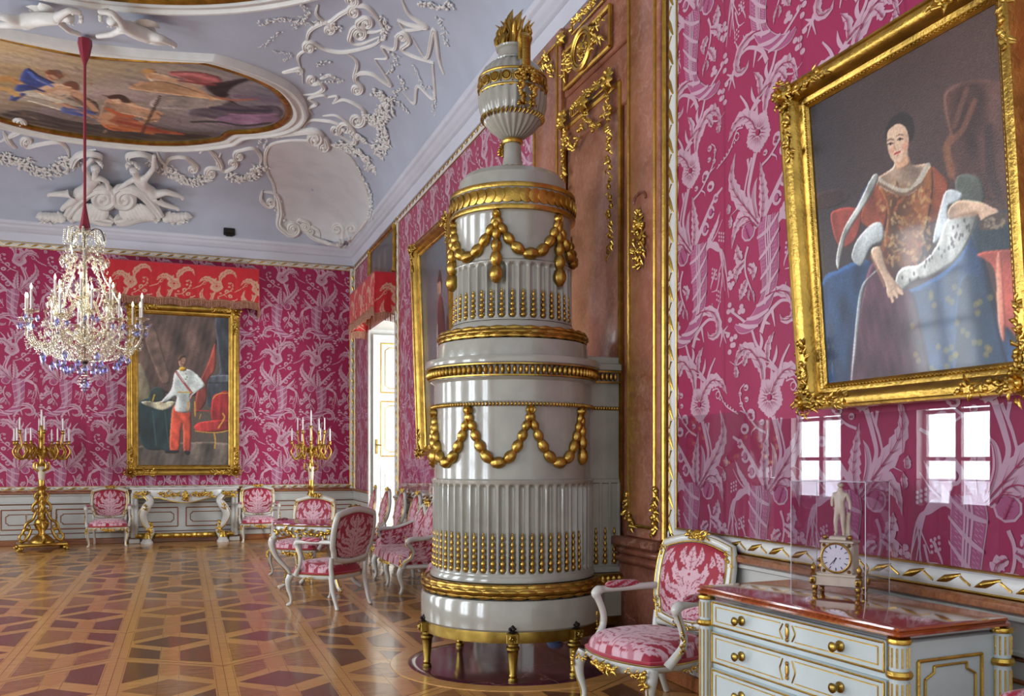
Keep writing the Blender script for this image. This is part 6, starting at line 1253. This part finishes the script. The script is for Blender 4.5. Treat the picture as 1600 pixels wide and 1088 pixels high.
# ---- acrylic sheets guarding the silk
for lb, y0_, y1_, z1_ in (('clear acrylic sheet guarding the near silk wall below the lady portrait', 1.9, 4.42, 1.72), ('clear acrylic sheet guarding the silk between marble bay and armchair', 4.44, 5.28, 1.78), ('clear acrylic sheet guarding the far silk wall left of the stove', 8.2, 13.3, 1.50)):
    m = MB(); m.box((XW-.036, (y0_+y1_)/2, (z1_+1.02)/2), (.004, y1_-y0_, z1_-1.02)); tag(m.build('acrylic_sheet', ACRY, None, 0), lb, 'acrylic sheet')
# blue plastic dish under the stove
q = at_z(868, 1002, 0); m = MB(); m.lathe([(0, .0), (.075, .0), (.08, .01), (.06, .045), (.035, .06), (0, .062)], 28, (0, 0, 0)); o = m.build('plastic_dome', BLUEP); tag(o, 'small pale blue plastic dome on the hearth slab under the stove', 'plastic dome'); o.location = (q[0], q[1], .0062)
# floor base of a rope stand at the left edge
q = at_z(2, 853, 0); bs = thing('barrier_stand', 'round dark base of a barrier post at the left edge of the floor', 'barrier post', (q[0]-.05, q[1], 0)); m = MB(); m.lathe([(0, 0), (.17, 0), (.17, .012), (.12, .03), (.02, .035)], 32); m.build('base', DARK, bs); m = MB(); m.lathe([(.016, .03), (.016, .5), (.024, .51), (.0, .53)], 16); m.build('post', BRASS, bs)
# ================================================================ VALANCES
def valance_paint(w, h, nx, bg, mot, mid, scale, x0, yfl):
    p = Paint(w, h, nx, bg)
    for c in range(-1, int(w/(PITCH*scale))+2):
        for lay, P in DP:
            Q = P*scale+[c*PITCH*scale+x0, yfl]
            if Q[:, 1].max() < 0 or Q[:, 1].min() > h or Q[:, 0].max() < 0 or Q[:, 0].min() > w: continue
            p.put(p.mask(Q), {0: mot, 1: mid, 2: bg}.get(lay, mot))
    return p.out()
def valance(name, label, A, B, zt, zb, dep, rz, fold=.012, drop=.0, yfl=.5):
    """fabric pelmet between A and B (front edge), returns of depth dep to the wall, scalloped and fringed"""
    A, B = np.array(A, float), np.array(B, float); w = np.linalg.norm(B-A); t = thing(name, label, 'valance', ((A[0]+B[0])/2, (A[1]+B[1])/2, zt), rz); h = zt-zb; tot = w+2*dep
    img = valance_paint(tot, h, int(150*tot/1.2), (196, 38, 46), (206, 160, 132), (200, 96, 84), .98, dep+.1, h*yfl); ny, nx = img.shape[:2]
    s = np.linspace(0, tot, nx); X = np.where(s < dep, -w/2, np.where(s > dep+w, w/2, s-dep-w/2)); Y = np.where(s < dep, dep-s, np.where(s > dep+w, s-dep-w, 0.)); edge = (s < dep)|(s > dep+w)
    sc_ = .035*np.abs(np.sin((s-dep)/w*pi*6))+drop*edge; q = np.linspace(0, 1, ny)[:, None]         # 0 = bottom
    Z = -(h-sc_*0+0*s)[None]*(1-q)+(sc_-.035)[None]*-1*(1-q)*0; Zb = -(h+np.where(edge, drop, 0)-.035*np.abs(np.sin((s-dep)/w*pi*6))); Z = Zb[None]*(1-q)
    off = fold*np.sin(s*24)[None]*(1-q); P = np.dstack([X[None]+0*Z+np.where(edge, off*np.sign(X)[None], 0), Y[None]+np.where(edge, 0, -np.abs(off)), Z]); colgrid('fabric', P, img, FAB, t)
    m = MB()
    for k in np.arange(0, tot, .022):
        i = min(nx-1, int(k/tot*nx)); p = P[0, i]; m.tube([p+[0, 0, .015], p+[0, -.004, -.05], p+[0, 0, -.115]], [.009, .01, .007], 5)
    m.tube(P[0, ::3]+[0, -.006, .012], .012, 5); m.build('fringe', FRINGE, t, 60); m = MB(); m.tube(P[-1, ::4]+[0, 0, -.01], .012, 5); m.build('braid', REDF, t)
    m = MB(); m.box((0, dep/2, -.005), (w-.01, dep-.01, .012)); m.build('board', REDF, t)
    return t
va, vb = at_y(163, 406, YB-.33), at_y(405, 418, YB-.33)
valance('valance', 'red valance with fringe on the end wall above the officer portrait', va, vb, (va[2]+vb[2])/2, (va[2]+vb[2])/2-.66, .31, 0, drop=.12, yfl=.42)
ra, rb = at_x(566, 470, XW-.36), at_x(622, 440, XW-.36)
valance('valance', 'red fringed valance on the right wall over the open white door', (ra[0], 15.92), (ra[0], 13.72), 4.40, 3.82, .33, -pi/2, drop=.1, yfl=.42)
# ================================================================ CANDELABRA
def taper(m, c, h, r=.011): m.lathe([(r, 0), (r*.95, h*.8), (r*.7, h*.97), (.001, h)], 10, c)
def candelabrum(label, loc, rz):
    t = thing('candelabrum', label, 'candelabrum', loc, rz, 'gilt floor candelabra by the end wall'); m = MB()
    m.box((0, 0, .085), (.72, .5, .05), 0, .012)
    for sx in (-1, 1):
        for sy in (-1, 1): m.ell((sx*.33, sy*.22, .035), (.05, .05, .035), None, 8, 6); [m.ell((sx*.33+sx*.03, sy*.22+sy*.03+k*.022, .018), (.028, .014, .018), None, 6, 5) for k in (-1, 0, 1)]
    m.lathe([(.0, .11), (.2, .11), (.2, .13), (.17, .16), (.14, .2), (.1, .235), (.06, .26)], 32); m.build('base', GOLD, t, 50)
    for k in range(4):
        a = k*pi/2+pi/4*0; B = np.array((cos(a), sin(a)*.8, 0)); m = MB()
        for P in ([(.08, .62), (.13, .5), (.21, .44), (.25, .36), (.2, .32), (.17, .37), (.2, .4)], [(.15, .32), (.2, .2), (.29, .13), (.33, .2), (.29, .26), (.24, .24), (.25, .19)], [(.05, .95), (.1, .88), (.07, .8), (.13, .72), (.13, .64), (.07, .62), (.06, .67), (.1, .68)], [(.29, .25), (.25, .33), (.19, .33), (.18, .28)]): m.tube(spline([B*r+EZ*z for r, z in P], 24), [.02, .026, .018, .012], 7)
        gold_sprig(m, B*.21+EZ*.48, B, EZ, 16, .07, .045); gold_sprig(m, B*.31+EZ*.17, B, EZ, 10, .05, .04); m.build('scroll', GOLD, t, 60)
    m = MB(); m.lathe([(.05, .26), (.055, .3), (.1, .36), (.115, .43), (.1, .49), (.06, .52), (.075, .535), (.055, .55), (.0, .55)], 28); foliage(m, [(.1*cos(a), .1*sin(a), .42) for a in np.linspace(0, 2*pi, 20)], 30, .06, -EY, random.Random(2), 0, .9); m.build('vase', GOLD, t, 50)
    m = MB(); m.lathe([(.052, .55), (.052, .88)], 48, rmod=lambda A, r, z: 0); 
    for k in range(8): m.tube([(.05*cos(2*pi*k/8+z*8), .05*sin(2*pi*k/8+z*8), z) for z in np.linspace(.55, .88, 14)], .012, 5)
    m.lathe([(.06, .88), (.09, .9), (.07, .92), (.05, .95), (.06, 1.0), (.085, 1.02), (.06, 1.04), (.045, 1.06), (.055, 1.12), (.05, 1.15)], 24); m.build('column', GOLD, t, 50)
    m = MB(); m.lathe([(.045, 1.15), (.05, 1.18), (.06, 1.3), (.066, 1.36), (.05, 1.38)], 24); m.build('ivory_stem', IVORY, t); m = MB(); m.lathe([(.05, 1.37), (.07, 1.39), (.05, 1.42), (.035, 1.5), (.06, 1.56), (.07, 1.62), (.04, 1.68), (.03, 1.8), (.05, 1.84), (.03, 1.88), (.028, 2.0), (.04, 2.04), (.02, 2.06)], 20)
    for s in range(4): a = s*pi/2+.4; m.tube(spline([(.05*cos(a), .05*sin(a), 1.3), (.13*cos(a), .13*sin(a), 1.34), (.12*cos(a), .12*sin(a), 1.44), (.07*cos(a), .07*sin(a), 1.42)], 14), [.02, .016, .01], 6)
    foliage(m, [(.07*cos(a), .07*sin(a), 1.6) for a in np.linspace(0, 6.3, 16)], 30, .06, -EY, random.Random(3), 0, 1.2); m.build('shaft', GOLD, t, 50)
    m = MB(); taper(m, (0, 0, 2.06), .26, .016); m.build('candle', WAX, t)
    for k in range(12):
        up = k % 3 == 0; a = 2*pi*k/12; L_ = .34 if up else .41+.05*(k % 2); d = np.array((cos(a), sin(a), 0)); z0 = 1.60; ze = 1.98 if up else 1.80
        m = MB(); P = spline([d*.03+EZ*z0, d*.15+EZ*(z0+.08), d*.26+EZ*(z0-.06), d*(L_-.08)+EZ*(z0-.10), d*L_+EZ*(z0+.02), d*(L_-.05)+EZ*(z0+.12), d*(L_-.02)+EZ*(ze-.06)], 34); m.tube(P, [.022, .02, .018, .015, .012], 7); m.tube(spline([d*.2+EZ*(z0+.02), d*.24+EZ*(z0+.12), d*.32+EZ*(z0+.13), d*.33+EZ*(z0+.06)], 12), [.016, .012, .008], 6)
        c = P[-1]; m.lathe([(.01, -.01), (.035, .0), (.02, .02), (.026, .04), (.034, .055), (.014, .06)], 12, c); gold_sprig(m, P[16], EZ, d, 8, .07, .04, k); ar = m.build('arm', GOLD, t, 60); m = MB(); taper(m, c+EZ*.05, .22, .0125); m.build('candle', WAX, ar)
    return t
cl0 = at_depth(65, 800, 14.95); c0 = candelabrum('gilt floor candelabrum at the left, on clear parquet beside the end-wall armchair', (cl0[0], cl0[1], 0), .25)
q = at_depth(486, 800, 15.0); c1 = again(c0, (q[0], q[1], 0), .9, 'gilt floor candelabrum rising behind the red-topped table, right of the officer portrait'); c1.scale = (.8, .8, 1)
# ================================================================ CHANDELIER
hx_, hy_ = -1.07, 11.46
cd_ = thing('chandelier', 'lit crystal chandelier on a red velvet cord at the left', 'chandelier', (hx_, hy_, 2.3)); Z0 = 2.3
m = MB(); m.lathe([(.0, 3.42), (.07, 3.40), (.075, 3.3), (.05, 3.1), (.022, 2.95), (.016, 2.9), (.016, 2.2), (.02, 2.15), (.045, 1.95), (.06, 1.86), (.0, 1.85)], 20, rmod=lambda A, r, z: .006*np.cos(A*7)*(r > .04)); m.v = [v*np.array([1, 1, 1.0])+0 for v in m.v]
V = m.v[0]; z = V[:, 2]; m.v[0] = np.c_[V[:, :2], np.interp(z, [1.85, 2.2, 2.9, 3.42], [1.85, 2.15, 3.75, 4.07])]; m.build('cord', ROPE, cd_, 50)
m = MB(); m.lathe([(.0, .18), (.03, .2), (.05, .25), (.02, .3), (.06, .36), (.09, .42), (.07, .5), (.03, .56), (.05, .62), (.075, .7), (.04, .78), (.03, .95), (.05, 1.05), (.07, 1.12), (.03, 1.2), (.025, 1.5), (.05, 1.6), (.03, 1.7), (.02, 1.86)], 14); m.build('glass_stem', CRYS, cd_, 30)
m = MB(); m.tube([(0, 0, .3), (0, 0, 1.88)], .008, 6); m.lathe([(0, .33), (.04, .34), (.03, .3), (0, .29)], 10); m.build('iron_rod', DARK, cd_)
rc = random.Random(5)
def gem(m, p, s, mi=0): m.lathe([(.0, -s*1.6), (s*.55, -s*.7), (s*.62, -s*.2), (s*.3, s*.55), (0, s*.9)], 6, p, mi=mi)
beads = MB()
def strand(P, n, s):
    P = spline(P, 30)
    for i in range(n): q = P[int(i*(len(P)-1)/max(1, n-1))]; beads.ell(q, s*rc.uniform(.8, 1.2), None, 6, 4)
for k in range(8):                                   # the cage of curved glass ribs
    a = 2*pi*k/8; d = np.array((cos(a), sin(a), 0)); m = MB(); P = spline([EZ*1.82+d*.02, d*.12+EZ*1.80, d*.19+EZ*1.68, d*.16+EZ*1.5, d*.2+EZ*1.32, d*.28+EZ*1.18, d*.38+EZ*.98, d*.40+EZ*.8, d*.30+EZ*.62, d*.12+EZ*.5], 40); m.tube(P, .0085, 6); m.build('rib', CRYS, cd_, 50)
    for q in P[::2]: beads.ell(q+d*.012, .014, None, 6, 4)
    m = MB(); m.tube(spline([EZ*1.74, d*.08+EZ*1.86, d*.17+EZ*1.86, d*.21+EZ*1.74], 16), .006, 5); m.build('crown_hook', DARK if k % 3 == 0 else CRYS, cd_, 50)
    for e in (.17, .21): strand([d*e+EZ*1.84, d*(e+.01)+EZ*1.70], 7, .011)
    for e, z in ((.2, 1.3), (.30, 1.15)): strand([d*.14+EZ*1.52, d*(e+.04)+EZ*(z-.14), d*e+EZ*(z-.3)], 16, .011)
np_ = 0
def pend(p, s, blue):
    global np_
    m = MB(); gem(m, (0, 0, 0), s); o = m.build('crystal_pendant', CRYSB if blue else CRYS, cd_, 20); o.location = p; np_ += 1
def arm(a, L_, z0, ze, cz, hc):
    d = np.array((cos(a), sin(a), 0)); m = MB(); P = spline([d*.05+EZ*z0, d*L_*.35+EZ*(z0+.12), d*L_*.6+EZ*(z0-.06), d*L_*.85+EZ*(z0-.06), d*L_+EZ*(z0+.06), d*L_+EZ*(ze-.01)], 30); m.tube(P, [.014, .012, .011], 7)
    for q in P[3::3]: m.ell(q, .017, None, 6, 4)
    ar = m.build('arm', CRYS, cd_, 50); c = d*L_+EZ*ze; m = MB(); m.lathe([(0, -.02), (.02, -.015), (.075, .012), (.08, .022), (.03, .01), (.016, .015), (.018, .035), (.0, .035)], 12, c, rmod=lambda A, r, z: .006*np.cos(A*6)*(r > .05)); m.build('drip_pan', CRYS, ar, 40)
    m = MB(); m.lathe([(.012, .03), (.012, .03+hc)], 10, c); m.build('candle', WAX, ar); m = MB(); m.lathe([(.006, .03+hc), (.013, .05+hc), (.011, .065+hc), (.001, .095+hc)], 8, c); m.build('bulb', BULB, ar, 60)
    for k in range(3): q = c+np.array((cos(a+k*2.1), sin(a+k*2.1), 0))*.07; pend(q+EZ*-.06, .034, L_ > .5); strand([q+EZ*-.0, q+EZ*-.04], 2, .008)
    strand([P[8], P[14]+EZ*-.10, P[20]+EZ*-.02], 14, .011); strand([P[20], P[24]+EZ*-.12, P[27]], 12, .010)
for k in range(12): arm(2*pi*k/12+.2, .655 if k % 2 else .60, .55, .76+.05*(k % 2), 0, .22)
for k in range(6): arm(2*pi*k/6+.5, .33, .9, 1.0, 0, .2)
for k in range(26):                                  # lower skirt of large pendants
    a = 2*pi*k/26; r = (.46, .34, .2)[k % 3]; pend(np.array((r*cos(a), r*sin(a), (.36, .28, .24)[k % 3])), .05, True)
for k in range(10): a = 2*pi*k/10; pend(np.array((.24*cos(a), .24*sin(a), 1.5)), .05, False)
pend(np.array((0, 0, .08)), .075, True); 
for k in range(8): a = 2*pi*k/8; strand([(0, 0, .2), (.07*cos(a), .07*sin(a), .1), (.03*cos(a), .03*sin(a), .0)], 7, .009)
for k in range(460):                                 # the cloud of small cut drops around ribs and arms
    a = rc.uniform(0, 2*pi); z = rc.choice((rc.uniform(.38, .75), rc.uniform(.38, .75), rc.uniform(.7, 1.2), rc.uniform(1.2, 1.85))); rmx = np.interp(z, [.3, .45, .6, .75, .95, 1.2, 1.5, 1.7, 1.86], [.25, .42, .55, .5, .42, .3, .2, .22, .16]); r = rmx*rc.uniform(.55, 1.05); gem(beads, (r*cos(a), r*sin(a), z), rc.uniform(.014, .028))
for k in range(24): a = 2*pi*k/24; b = a+2*pi/24; strand([(.58*cos(a), .58*sin(a), .58), (.5*cos((a+b)/2), .5*sin((a+b)/2), .44), (.58*cos(b), .58*sin(b), .58)], 9, .012); strand([(.58*cos(a), .58*sin(a), .56), (.34*cos(a), .34*sin(a), .38), (.04*cos(a), .04*sin(a), .34)], 14, .012)
o = beads.build('crystal_beads', CRYS, cd_, 20); o['kind'] = 'stuff'
for dz in (1.02, 1.35):
    l = bpy.data.lights.new('candle glow', 'POINT'); l.energy = 7; l.color = (1, .84, .62); l.shadow_soft_size = .3; o = bpy.data.objects.new('candle_glow', l); COL.objects.link(o); o.location = (hx_, hy_, Z0+dz)
